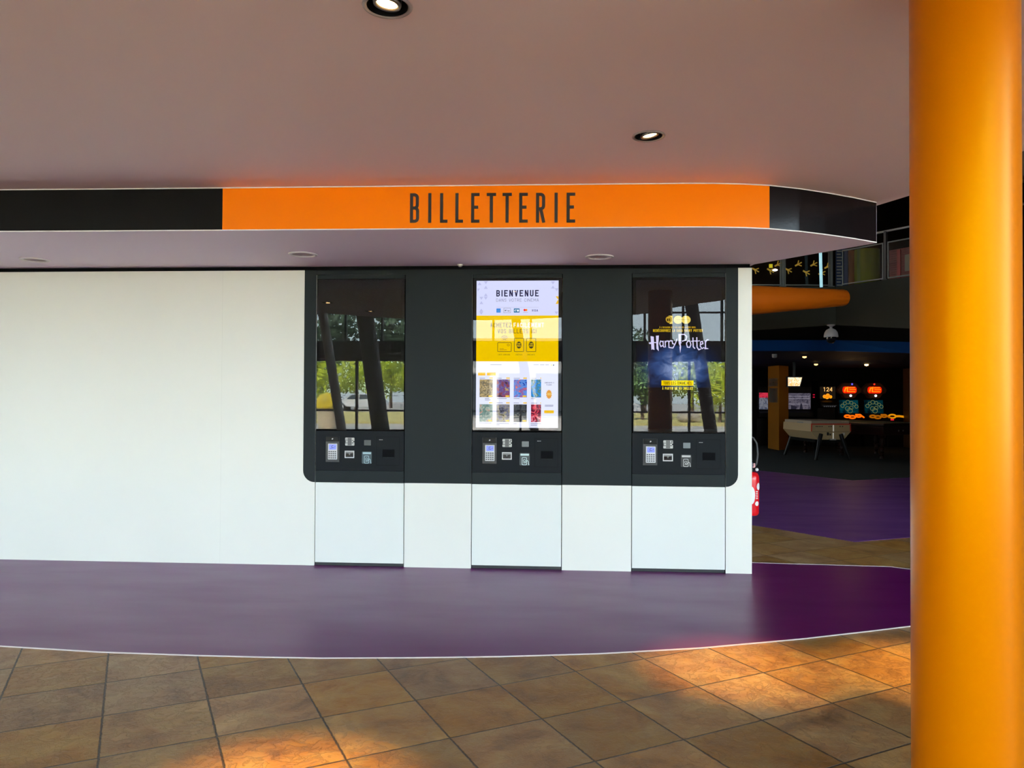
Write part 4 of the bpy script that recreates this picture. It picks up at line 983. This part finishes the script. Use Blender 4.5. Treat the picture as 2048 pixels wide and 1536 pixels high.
bm = bmesh.new(); prism_xz(bm, [(.0, z0_), (.10, z0_), (.07, z0_+.16), (.03, z0_+.16)], -.141, -.139); prism_xz(bm, [(-.25, z0_), (-.1, z0_), (-.06, z0_+.08), (-.25, z0_+.12)], -.141, -.139); obj('screen_shapes', bm, E('scr_dk', srgb(34, 32, 44)), t)
bm = bmesh.new(); box(bm, w/2+.07, w/2+.12, -.14, -.12, z1_-.06, z1_-.03); box(bm, w/2+.07, w/2+.12, -.14, -.12, z1_-.13, z1_-.10); obj('red_lights', bm, E('red_led', (.5, .005, .03)), t)
# tilted monitor hanging
a, b = dep(1576, 772, 20.3), dep(1602, 755, 20.3)
t = thing('hanging_monitor', 'tilted bright monitor hanging from the ceiling beside the mustard pillar', 'monitor', ((a.x+b.x)/2, a.y, (a.z+b.z)/2), 0)
hw, hh_ = (b.x-a.x)/2, (b.z-a.z)/2
bm = bmesh.new(); prism_xz(bm, [(-hw-.03, -hh_-.03), (hw-.02, -hh_-.03), (hw+.05, hh_+.03), (-hw-.03, hh_+.03)], 0, .07); obj('monitor_case', bm, M_dark, t)
bm = bmesh.new(); prism_xz(bm, [(-hw, -hh_), (hw-.04, -hh_), (hw+.02, hh_), (-hw, hh_)], -.004, 0); obj('screen', bm, art_mat('art_c', sr((120, 90, 60), (250, 240, 210), (245, 170, 80), (235, 245, 255)), 7, 1.3), t)
bm = bmesh.new(); box(bm, -.03, .03, .03, .07, hh_, 2.40-(a.z+b.z)/2); obj('ceiling_arm', bm, M_dark, t)
# number machine
t, w, z0_, z1_ = screen_cab(1637, 1667, 774, 798, 22.9, 'arcade machine with glowing 124 and orange picture on its screen', E('scr_blk', (.012, .008, .005)))
bm = bmesh.new(); text(bm, '124', .12, lambda u, v: (u, -.14, v), x0=.0, y0=z1_-.14, w=.6, wt=.14, width=.26, center=True); obj('number_display', bm, E('num', srgb(250, 190, 110), 1.2), t)
bm = bmesh.new()
for (u, v, r_) in ((-.09, .07, .055), (0, .10, .06), (.08, .06, .05), (-.02, .05, .06)): poly(bm, arc(u, z0_+v, r_, r_, 0, 360, 14)[:-1], -.139-.0005*r_*10)
obj('flame_picture', bm, art_mat('art_f', sr((250, 190, 20), (255, 120, 10), (255, 210, 60)), 20, 1.0), t)
bm = bmesh.new(); box(bm, -.2, .2, -.30, -.28, z0_-.20, z0_-.195)
for k_ in range(6): box(bm, -.16+k_*.06, -.14+k_*.06, -.30, -.28, z0_-.235, z0_-.225)
obj('button_row', bm, E('btn', (.25, .25, .27)), t)
# two round-topped machines
def round_top(px, label, led):
    x, y, z = at_far(px, 22.6)
    t = thing('round_top_machine', label, 'arcade machine', (x, y, z), 0, 'round-topped redemption machines')
    bm = bmesh.new(); pr = [(0, 0), (.8, 0), (.8, 1.38), (.10, 1.38), (.04, .98), (-.34, .86), (-.36, .74), (-.02, .66)]
    A = [bm.verts.new((-.31, a, b)) for a, b in pr]; C = [bm.verts.new((.31, a, b)) for a, b in pr]; bm.faces.new(A); bm.faces.new(C[::-1])
    for i in range(len(pr)): bm.faces.new((A[i], C[i], C[(i+1) % len(pr)], A[(i+1) % len(pr)]))
    obj('cabinet', bm, DK, t)
    bm = bmesh.new()
    f = lambda u, v: (u, .03-(v-1.0)*-.10-.01, v)
    vs = [bm.verts.new(p) for p in ((-.27, .035, .985), (.27, .035, .985), (.27, .09, 1.37), (-.27, .09, 1.37))]; bm.faces.new(vs)
    obj('teal_panel', bm, art_mat('art_teal'+led, sr((0, 30, 40), (0, 62, 74), (8, 84, 96), (0, 40, 60)), 4, (.42 if led == 'blue' else .25)), t)
    bm = bmesh.new(); f = lambda u, v: (u, .028+(v-.985)*.143-.012, v)
    for (u, v, r_) in ((-.19, 1.20, .05), (-.12, 1.27, .045), (-.03, 1.31, .055), (.07, 1.29, .045), (.15, 1.24, .045), (.21, 1.18, .05), (-.05, 1.12, .06), (.02, 1.06, .07), (.06, 1.14, .05)): strip(bm, arc(u, v, r_, r_, 0, 360, 16), .008, f)
    obj('curl_artwork', bm, E('curl', srgb(130, 140, 90), .5), t)
    # round head
    bm = bmesh.new(); prof = []
    n_ = 40; ring = []
    for k_ in range(n_):
        a = 2*PI*k_/n_; rr_ = .29*(1+.10*math.cos(2*a)+.05*math.cos(6*a)); 
        if math.sin(a) < -.3: rr_ *= 1.0+.12*(-math.sin(a)-.3)
        ring.append((rr_*math.cos(a)*(1.0 if math.sin(a) > -.4 else .8), 1.66+rr_*math.sin(a)*.85))
    prism_xz(bm, ring, -.02, .22); obj('round_head', bm, P('head_brown', (.10, .03, .008), .5), t)
    bm = bmesh.new(); prism_xz(bm, rrect(-.21, .19, 1.57, 1.77, .07), -.03, -.02); obj('lit_logo', bm, art_mat('art_red'+led, sr((200, 6, 4), (255, 30, 5), (235, 20, 5), (255, 90, 10)), 9, 1.0), t)
    bm = bmesh.new()
    for z_, a, b in ((1.735, -.04, .14), (1.68, -.02, .17), (1.62, -.10, .15)): strip(bm, [(a, z_), (b, z_)], .013, lambda u, v: (u, -.034, v))
    strip(bm, [(-.16, 1.62), (-.13, 1.72), (-.07, 1.74), (-.08, 1.63)], .02, lambda u, v: (u, -.034, v))
    obj('logo_bars', bm, E('bar_or', srgb(255, 140, 20), 1.1), t)
    bm = bmesh.new(); bmesh.ops.create_uvsphere(bm, u_segments=14, v_segments=8, radius=.035, matrix=Matrix.Translation((.02, -.03, 1.50))); obj('white_bulb', bm, P('bulb_w', (1, 1, 1), .3, emit=(.9, .93, 1), es=1.5), t, True)
    bm = bmesh.new(); bmesh.ops.create_uvsphere(bm, u_segments=12, v_segments=8, radius=.025, matrix=Matrix.Translation((.06 if led == 'blue' else -.02, -.03, 1.84))); obj('top_led', bm, P('led_'+led, (0, 0, 0), .3, emit=(.12, .1, 1.0) if led == 'blue' else (1, .03, .01), es=1.5), t, True)
    bm = bmesh.new()
    for (u, v, r_) in ((-.20, .90, .08), (-.06, .88, .09), (.12, .91, .07)): strip(bm, arc(u, v, r_, r_*.42, 0, 360, 16), .022, lambda a, b: (a, -.37, b))
    strip(bm, [(.02, .95), (.16, .95), (.28, .86)], .022, lambda a, b: (a, -.37, b))
    obj('glowing_rim', bm, E('rim_'+led, srgb(255, 110, 10) if led == 'blue' else srgb(200, 110, 10), 1.0 if led == 'blue' else .6), t)
round_top(1699.5, 'left of two machines with round red-lit heads and a blue lamp on top', 'blue')
round_top(1749.5, 'right of two machines with round red-lit heads and a red lamp on top', 'red')
x, y, z = at_far(1791, 22.5)
t = thing('arcade_cabinet', 'low dark machine with a curved yellow glowing rim right of the round-topped pair', 'arcade machine', (x, y, z))
obj('cabinet', B(-.24, .27, 0, .7, 0, .82, bev=.03), DK, t)
bm = bmesh.new(); strip(bm, arc(-.10, .90, .10, .05, 0, 360, 16), .024, lambda u, v: (u, -.02, v)); strip(bm, [(0, .90), (.10, .905), (.22, .89), (.26, .87)], .03, lambda u, v: (u, -.02, v)); obj('glowing_rim', bm, E('rim_y', srgb(225, 140, 10), .9), t)
bm = bmesh.new(); strip(bm, [(-.2, .80), (-.05, .80)], .02, lambda u, v: (u, -.02, v)); obj('red_lights', bm, E('rim_r', (.8, .02, .03)), t)
# dark side pillar near the orange column and reddish panel
p = at_far(1830, 22.1); tag(obj('brown_pillar', B(-.16, .22, 0, .4, 0, 2.3), P('brown_paint', (.10, .045, .005), .6), loc=p), 'dark brown pillar beside the edge of the orange column', 'pillar')
p = at_far(1780, 23.6); tag(obj('wine_red_screen', B(-.35, .35, 0, .05, 0.0, 2.1), P('wine', (.035, .004, .004), .7), loc=p), 'dim wine-red partition behind the round-topped machines', 'partition')
struct(obj('baseboard_back', B(0, 14.4, 17.72, 17.75, .007, .06), P('skirt', (.35, .22, .10), .5)))

# ---- covered game table (football table shape)
def splay_leg(bm, p, q, r0, r1): tube(bm, [p, q], [r0, r1], 14)
fl_ = onz(1636, 922, 0); 
t = thing('game_table', 'cream hexagonal-bodied football table with red edging on splayed black legs', 'game table', (6.27, 11.75, .007), math.radians(9))
M_cream = P('cream_laminate', (.40, .29, .15), .4, spec=.3); M_redl = P('red_edge', (.55, .03, .01), .4)
w, ln_ = .475, 1.45
pr = [(-w, .84), (-w-.01, .66), (-w+.16, .47), (w-.16, .47), (w+.01, .66), (w, .84)]
bm = bmesh.new(); prism_xz(bm, pr, 0, ln_); obj('body', bm, M_cream, t)
bm = bmesh.new(); prism_xz(bm, [(-w+.02, .84), (w-.02, .84), (w-.02, .90), (-w+.02, .90)], .03, ln_-.03); obj('top_frame', bm, P('cream_top', (.32, .26, .18), .4), t)
bm = bmesh.new(); box(bm, -w+.08, w-.08, .1, ln_-.1, .885, .905); obj('cover_board', bm, P('cover_grey', (.22, .19, .16), .5), t)
obj('lid_handle', B(-.46, -.40, .45, .75, .835, .865), P('handle_grey', (.16, .18, .2), .5), t)
bm = bmesh.new(); strip(bm, [(-w+.0, .66), (-w+.005, .83), (w-.005, .83), (w, .66)], .014, lambda u, v: (u, -.004, v)); obj('red_edging', bm, M_redl, t)
bm = bmesh.new(); strip(bm, [(-w+.02, .655), (w-.02, .655)], .006, lambda u, v: (u, -.003, v)); obj('panel_joint', bm, P('joint_d', (.2, .14, .07), .5), t)
bm = bmesh.new()
for u in (-.36, -.32, -.27, -.22, -.05, .0, .22, .28): poly(bm, arc(u, .775, .015, .013, 0, 360, 10)[:-1], -.005)
obj('score_dots', bm, M_dark, t)
bm = bmesh.new(); box(bm, .045, .068, -.012, 0, .66, .81); box(bm, .04, .063, -.012, 0, .48, .63); obj('white_strip', bm, P('strip_w', (.85, .82, .75), .4, emit=(.8, .75, .65), es=.25), t)
bm = bmesh.new(); box(bm, -.10, -.06, -.02, 0, .57, .64); box(bm, -.04, -.01, -.02, 0, .57, .61); obj('coin_slot', bm, M_dark, t)
obj('price_card', B(.27, .33, -.008, 0, .57, .63), P('card_w', (.55, .52, .47), .5), t)
bm = bmesh.new(); box(bm, -.04, .10, -.05, .0, .46, .49); obj('ball_tray', bm, P('tray', (.3, .3, .3), .3), t)
bm = bmesh.new(); box(bm, -w+.14, w-.14, .10, ln_-.1, .40, .47); obj('under_frame', bm, M_blk, t)
for sx_ in (-1, 1):
    for yy, dy in ((.02, -.10), (ln_-.05, .12)):
        bm = bmesh.new(); splay_leg(bm, (sx_*(.24), yy, .60), (sx_*(.41), yy+dy, 0.0), .055, .032); obj('leg', bm, P('leg_black', (.006, .006, .006), .35, spec=.2), t, math.radians(40))
# ---- pool table with turned legs
a = onz(1764, 918, 0); t = thing('pool_table', 'dark wooden pool table with turned legs beside the orange column', 'pool table', (a.x, a.y, .007), math.radians(33))
M_mah = P('mahogany', (.020, .005, .003), .4, spec=.2)
W_, L_ = 1.35, 2.2
obj('cabinet', B(-.12, W_+.12, -.12, L_+.12, .56, .78, bev=.01), M_mah, t)
obj('cushion_rail', B(-.16, W_+.16, -.16, L_+.16, .78, .84, bev=.015), P('rail_wood', (.025, .010, .005), .35, spec=.25), t)
obj('cloth', B(0, W_, 0, L_, .838, .8415), P('cloth_green', (.03, .06, .02), .9), t)
prof = [(.045, 0), (.05, .03), (.03, .06), (.055, .10), (.03, .14), (.05, .17), (.035, .20), (.06, .26), (.035, .30), (.055, .34), (.06, .44), (.04, .48), (.075, .52), (.075, .57), (0, .57)]
for x, y in ((0, 0), (W_, 0), (0, L_), (W_, L_), (0, L_/2), (W_, L_/2)):
    bm = bmesh.new(); lathe(bm, [(0, 0)]+prof, 20); o = obj('leg', bm, M_mah, t, math.radians(50), loc=(x, y, 0)); bm = bmesh.new(); lathe(bm, [(0, .0), (.035, 0), (.03, .025), (0, .03)], 14); obj('foot', bm, M_steel, o)
for u in (.45, .62): 
    bm = bmesh.new(); lathe(bm, [(0, 0), (.022, 0), (.022, .012), (0, .016)], 12, Matrix.Translation((u, -.12, .66)) @ Matrix.Rotation(PI/2, 4, 'X')); obj('coin_knob', bm, M_steel, t)

# ================================================================== BUILDING SHELL, FACADE AND OUTSIDE (seen in the kiosk glass)
M_shell = P('shell_brown', (.16, .12, .10), .8)
struct(obj('ceiling', B(-18.2, 14.7, -17.2, 19, 7.0, 7.3), P('roof_underside', (.35, .31, .29), .8)))
struct(obj('wall_left', B(-18.2, -18, -16.1, 18.5, 0, 7), P('side_wall', (.45, .42, .38), .8)))
struct(obj('wall_right', B(14.5, 14.7, -7.5, 18.5, 0, 7), M_shell)); struct(obj('light_block_side', B(6.0, 14.5, 2.9, 3.1, 0, 7), M_shell))  # the second, unseen wall is added to keep daylight out of the hall
struct(obj('light_block_upper', B(-18, 1.2, .6, 8.0, 3.25, 7), M_shell)); struct(obj('light_block_upper', B(1.2, 14.5, 5.3, 5.5, 4.78, 7), M_shell))  # both unseen, added to stop daylight passing over into the hall
struct(obj('wall_inner', B(-18, 1.6, 3.9, 4.1, 0, 3.2), M_shell))
fd = Vector((math.cos(math.radians(30)), math.sin(math.radians(30)), 0)); f0 = Vector((0, -16.0, 0)); fd = Vector((1, 0, 0))
def facade(name, s0, s1, z0, z1, bay, sub, parts=True):
    """glazing between two stations s along the facade line"""
    t = bpy.data.objects.new(name, None); COL.objects.link(t); t['kind'] = 'structure'; p = f0+fd*s0; t.location = p; t.rotation_euler = (0, 0, 0)
    L_ = s1-s0; bm = bmesh.new(); box(bm, 0, L_, -.06, .06, z0, z0+.09); box(bm, 0, L_, -.06, .06, z1-.09, z1)
    n_ = round(L_/bay)
    for i in range(n_+1): x = L_*i/n_; box(bm, x-.03, x+.03, -.06, .06, z0, z1)
    for zz in sub: box(bm, 0, L_, -.03, .03, zz-.025, zz+.025)
    obj('window_frame', bm, P('mullion_dark', (.03, .03, .032), .5), t)
    obj('window_glass', B(0, L_, -.006, .006, z0+.05, z1-.05), glass('facade_glass', .9), t)
    return t
SL, SR = -17.5, 13.5
facade('window_1', SL, SR, .35, 2.56, 1.65, [1.0])
facade('window_2', SL, SR, 2.98, 6.95, 1.1, [3.9, 5.2])
struct(obj('wall_facade', B(-18.2, SL, -16.15, -15.85, 0, 7), M_shell)); struct(obj('wall_facade', B(SR, 14.7, -16.15, -15.85, 0, 7), M_shell))
w3 = facade('added_window', 0, 8.5, .35, 6.95, 1.8, [2.6, 4.8]); w3.location = (14.6, -16.0, 0); w3.rotation_euler = (0, 0, PI/2)  # side glazing added to bring more daylight onto the column from the right
struct(obj('wall_right', B(14.5, 14.7, -16.1, -7.5, 0, .36), M_shell))
def fbox(name, mat, z0, z1, y0, y1, label=None):
    o = obj(name, B(SL, SR, y0, y1, z0, z1), mat); o.location = f0; struct(o, label); return o
fbox('trim_9', P('spandrel', (.06, .055, .05), .7), 2.54, 3.0, -.15, .15)
fbox('trim_9', P('sill_grey', (.30, .32, .36), .6), 0, .36, -.12, .12)
# leaning steel columns inside the facade
M_lean = P('column_grey', (.20, .18, .165), .6)
def lean_col(px, d, r, lx, ly, label, mat=M_lean):
    p = mdep(px, 800, d); bm = bmesh.new(); tube(bm, [(0, 0, 0), (lx, ly, 6.98)], r, 24)
    tag(obj('leaning_column', bm, mat, smooth=math.radians(50), loc=(p.x, p.y, 0)), label, 'column', 'leaning columns of the glass front')
lean_col(768, 20.0, .23, -1.1, -.3, 'thick leaning grey column mirrored in the left kiosk screen')
lean_col(690, 21.0, .13, -1.3, -.3, 'slim pale leaning strut mirrored at left of the left kiosk screen', P('strut_pale', (.8, .77, .72), .6))
lean_col(1428, 20.0, .17, -1.0, -.3, 'dark leaning column mirrored in the right kiosk screen')
lean_col(1076, 20.0, .12, -1.2, -.3, 'slim leaning column mirrored in the middle kiosk screen')
# outside ground
M_pave = P('pavement', (.38, .36, .33), .8, var=.15, vscale=2)
M_grass = P('dry_grass', (.34, .30, .10), .95, var=.35, vscale=1.5)
struct(obj('floor', B(-120, 90, -140, -16.0, -.3, -.02), M_pave))
g = obj('grass_verge', B(-90, 80, -53.9, -32, -.02, .10), M_grass); tag(g, 'dry yellow grass verge outside the glass front, seen mirrored', 'grass', kind='stuff')
r_ = obj('road', B(-110, 85, -59.5, -54, -.02, .10), P('asphalt', (.22, .22, .23), .85)); tag(r_, 'pale asphalt road outside, mirrored in the left screen', 'road', kind='structure')
# trees
def leaf_mesh(seed, n, rx, rz):
    rnd = random.Random(seed); bm = bmesh.new()
    blobs = [(rnd.uniform(-.6, .6)*rx, rnd.uniform(-.6, .6)*rx, rnd.uniform(-.6, .7)*rz, rnd.uniform(.35, .6)) for _ in range(9)]
    for _ in range(n):
        bx_, by_, bz_, br = rnd.choice(blobs)
        d = Vector((rnd.gauss(0, 1), rnd.gauss(0, 1), rnd.gauss(0, 1))).normalized()
        p = Vector((bx_, by_, bz_))+d*br*rx*rnd.uniform(.75, 1.05)
        s = rnd.uniform(.10, .24); u = Vector((rnd.gauss(0, 1), rnd.gauss(0, 1), rnd.gauss(0, 1))).normalized(); v = u.cross(d+Vector((.1, .2, .3))).normalized()
        bm.faces.new([bm.verts.new(p+q_) for q_ in (u*s, v*s*.6, -u*s, -v*s*.6)])
    me = bpy.data.meshes.new('foliage'); bm.to_mesh(me); bm.free(); return me
M_leafY = P('leaf_bright', (.42, .50, .02), .6, var=.35, vscale=.8); M_leafG = P('leaf_green', (.07, .15, .03), .6, var=.4, vscale=.8); M_leafD = P('leaf_dark', (.02, .05, .018), .7, var=.4, vscale=.8)
LM = {}
for k_, m_ in (('y', M_leafY), ('g', M_leafG), ('d', M_leafD)):
    LM[k_] = leaf_mesh(hash(k_) % 3+3 if False else {'y': 3, 'g': 4, 'd': 5}[k_], 2600, 3.0, 2.6); LM[k_].materials.append(m_)
bmt = bmesh.new(); tube(bmt, [(0, 0, 0), (.05, .02, 1.5), (.0, .05, 3.0), (.1, .0, 4.5)], [.22, .17, .13, .05], 10); 
ME_T = bpy.data.meshes.new('trunk'); bmt.to_mesh(ME_T); bmt.free(); ME_T.materials.append(P('bark', (.10, .07, .05), .9))
def tree(x, y, s, kind, label, zs=1.0, base=.1):
    t = thing('broadleaf_tree', label, 'tree', (x, y, base), random.uniform(0, 6), 'trees outside the glass front')
    a = bpy.data.objects.new('trunk', ME_T); COL.objects.link(a); a.parent = t; a.scale = (s, s, s)
    b = bpy.data.objects.new('foliage', LM[kind]); COL.objects.link(b); b.parent = t; b.location = (0, 0, 3.75*s*zs); b.scale = (s, s, s*zs)
names = {'y': 'bright yellow-green tree', 'g': 'mid green tree', 'd': 'tall dark evergreen tree'}
where = []
for px, d, sc_, k_, w_ in ((628, 76, .75, 'y', 'mirrored at the left edge of the left screen'), (712, 71, .8, 'y', 'mirrored in the left screen behind the car'), (782, 84, .9, 'y', 'mirrored in the left screen beside the thick column'), (845, 78, .7, 'g', 'mirrored at the right edge of the left screen'),
    (1285, 44, .5, 'g', 'mirrored at the left edge of the right screen'), (1385, 47, .62, 'y', 'mirrored in the right screen below the advert'), (1440, 40, .45, 'y', 'mirrored at the right edge of the right screen'), (1500, 46, .6, 'g', 'standing at the far right outside'),
    (640, 110, 2.2, 'd', 'rising behind the left-hand trees outside'), (815, 108, 2.2, 'd', 'rising behind the mirrored car'), (1288, 62, 1.0, 'd', 'mirrored upper left in the right screen'), (950, 70, .9, 'g', 'at the left edge of the middle screen')):
    p = mdep(px, 787, d); where.append((p.x, p.y, sc_, k_, w_))
for x, y, s, k_, w_ in where: tree(x, y, s, k_, names[k_]+' '+w_, base=.10 if -53.5 < y < -32 else -.02)
# boulders, car, bin, building
def boulder(x, y, s, label, seed):
    rnd = random.Random(seed); bm = bmesh.new(); bmesh.ops.create_icosphere(bm, subdivisions=3, radius=s)
    dirs = [Vector((rnd.gauss(0, 1), rnd.gauss(0, 1), rnd.gauss(0, 1))).normalized() for _ in range(9)]
    for v in bm.verts:
        for d in dirs:
            k2 = v.co.dot(d)-s*.72
            if k2 > 0: v.co -= d*k2*.85
        v.co.z *= .72
    tag(obj('boulder', bm, P('rock', (.36, .32, .26), .9, var=.3, vscale=4), loc=(x, y, .10+s*.42)), label, 'rock', 'boulders on the verge')
p = mdep(1378, 830, 40); boulder(p.x, p.y, .62, 'large beige boulder mirrored in the lower right screen', 1)
p = mdep(1312, 830, 40); boulder(p.x, p.y, .5, 'smaller boulder mirrored behind the column in the right screen', 2)
p = mdep(712, 803, 62)
t = thing('parked_car', 'white parked car mirrored in the left kiosk screen', 'car', (p.x, -56, .10), 0)
def car_body():
    bm = bmesh.new(); side = [(-2.15, .35), (-2.15, .75), (-1.7, .88), (-1.15, .95), (-.55, 1.42), (.75, 1.45), (1.45, 1.02), (2.05, .95), (2.15, .6), (2.1, .35)]
    A = [bm.verts.new((x, -.82, z)) for x, z in side]; C = [bm.verts.new((x, .82, z)) for x, z in side]; bm.faces.new(A); bm.faces.new(C[::-1])
    for i in range(len(side)): bm.faces.new((A[i], C[i], C[(i+1) % len(side)], A[(i+1) % len(side)]))
    bmesh.ops.bevel(bm, geom=bm.edges[:], offset=.06, segments=2, affect='EDGES'); return bm
obj('car_body', car_body(), P('car_white', (.85, .85, .85), .3, coat=.5), t)
for s_ in (-1, 1):
    bm = bmesh.new(); prism_xz(bm, [(-.95, .98), (-.5, 1.34), (.05, 1.36), (.05, .98)], s_*.825-.01, s_*.825+.01); prism_xz(bm, [(.12, .98), (.12, 1.36), (.68, 1.36), (1.2, 1.02)], s_*.825-.01, s_*.825+.01); obj('side_window', bm, P('car_glass', (.03, .04, .05), .1), t)
    for x in (-1.35, 1.35):
        bm = bmesh.new(); lathe(bm, [(0, -.1), (.30, -.1), (.33, -.06), (.33, .06), (.30, .1), (0, .1)], 24, Matrix.Translation((x, s_*.76, .33)) @ Matrix.Rotation(PI/2, 4, 'X')); w_ = obj('wheel', bm, P('tyre', (.02, .02, .02), .7), t)
        bm = bmesh.new(); lathe(bm, [(0, 0), (.19, 0), (.19, .02), (0, .03)], 18, Matrix.Translation((x, s_*.86, .33)) @ Matrix.Rotation(s_*-PI/2, 4, 'X')); obj('hubcap', bm, M_silver, w_)
p = mdep(655, 790, 31); t = thing('litter_bin', 'beige litter bin with a yellow top mirrored at the left screen edge', 'litter bin', (p.x, p.y, .0))
bm = bmesh.new(); lathe(bm, [(0, 0), (.34, 0), (.38, .9), (0, .9)], 28); obj('bin_body', bm, P('bin_beige', (.5, .42, .28), .7), t, math.radians(40))
bm = bmesh.new(); lathe(bm, [(.40, .9), (.46, .98), (.46, 1.2), (.30, 1.45), (0, 1.55), ], 28); lathe(bm, [(.40, .9), (0, .9)], 28); obj('bin_top', bm, P('bin_yellow', (.85, .62, .02), .5), t, math.radians(40))
p = mdep(1015, 800, 31); t = thing('shop_building', 'low white shop building with brick pier mirrored in the middle screen', 'building', (p.x, p.y, 0))
obj('wall', B(-2.4, 2.8, -4, 0, 0, 3.6), P('render_white', (.8, .78, .75), .8), t)
obj('brick_pier', B(-3.1, -2.4, -1, .1, 0, 3.5), P('brick_red', (.42, .13, .07), .8, var=.3, vscale=3), t)
obj('flat_roof', B(-3.2, 2.9, -4.2, .35, 3.5, 3.75), P('roof_dark', (.12, .12, .12), .8), t)
for u in (-1.9, -.4, 1.1): 
    f_ = obj('shop_window', B(u, u+1.2, .0, .04, .6, 2.4), P('shop_frame', (.25, .25, .25), .5), t); obj('pane', B(u+.05, u+1.15, .035, .05, .65, 2.35), P('shop_glass', (.04, .05, .06), .1), f_)
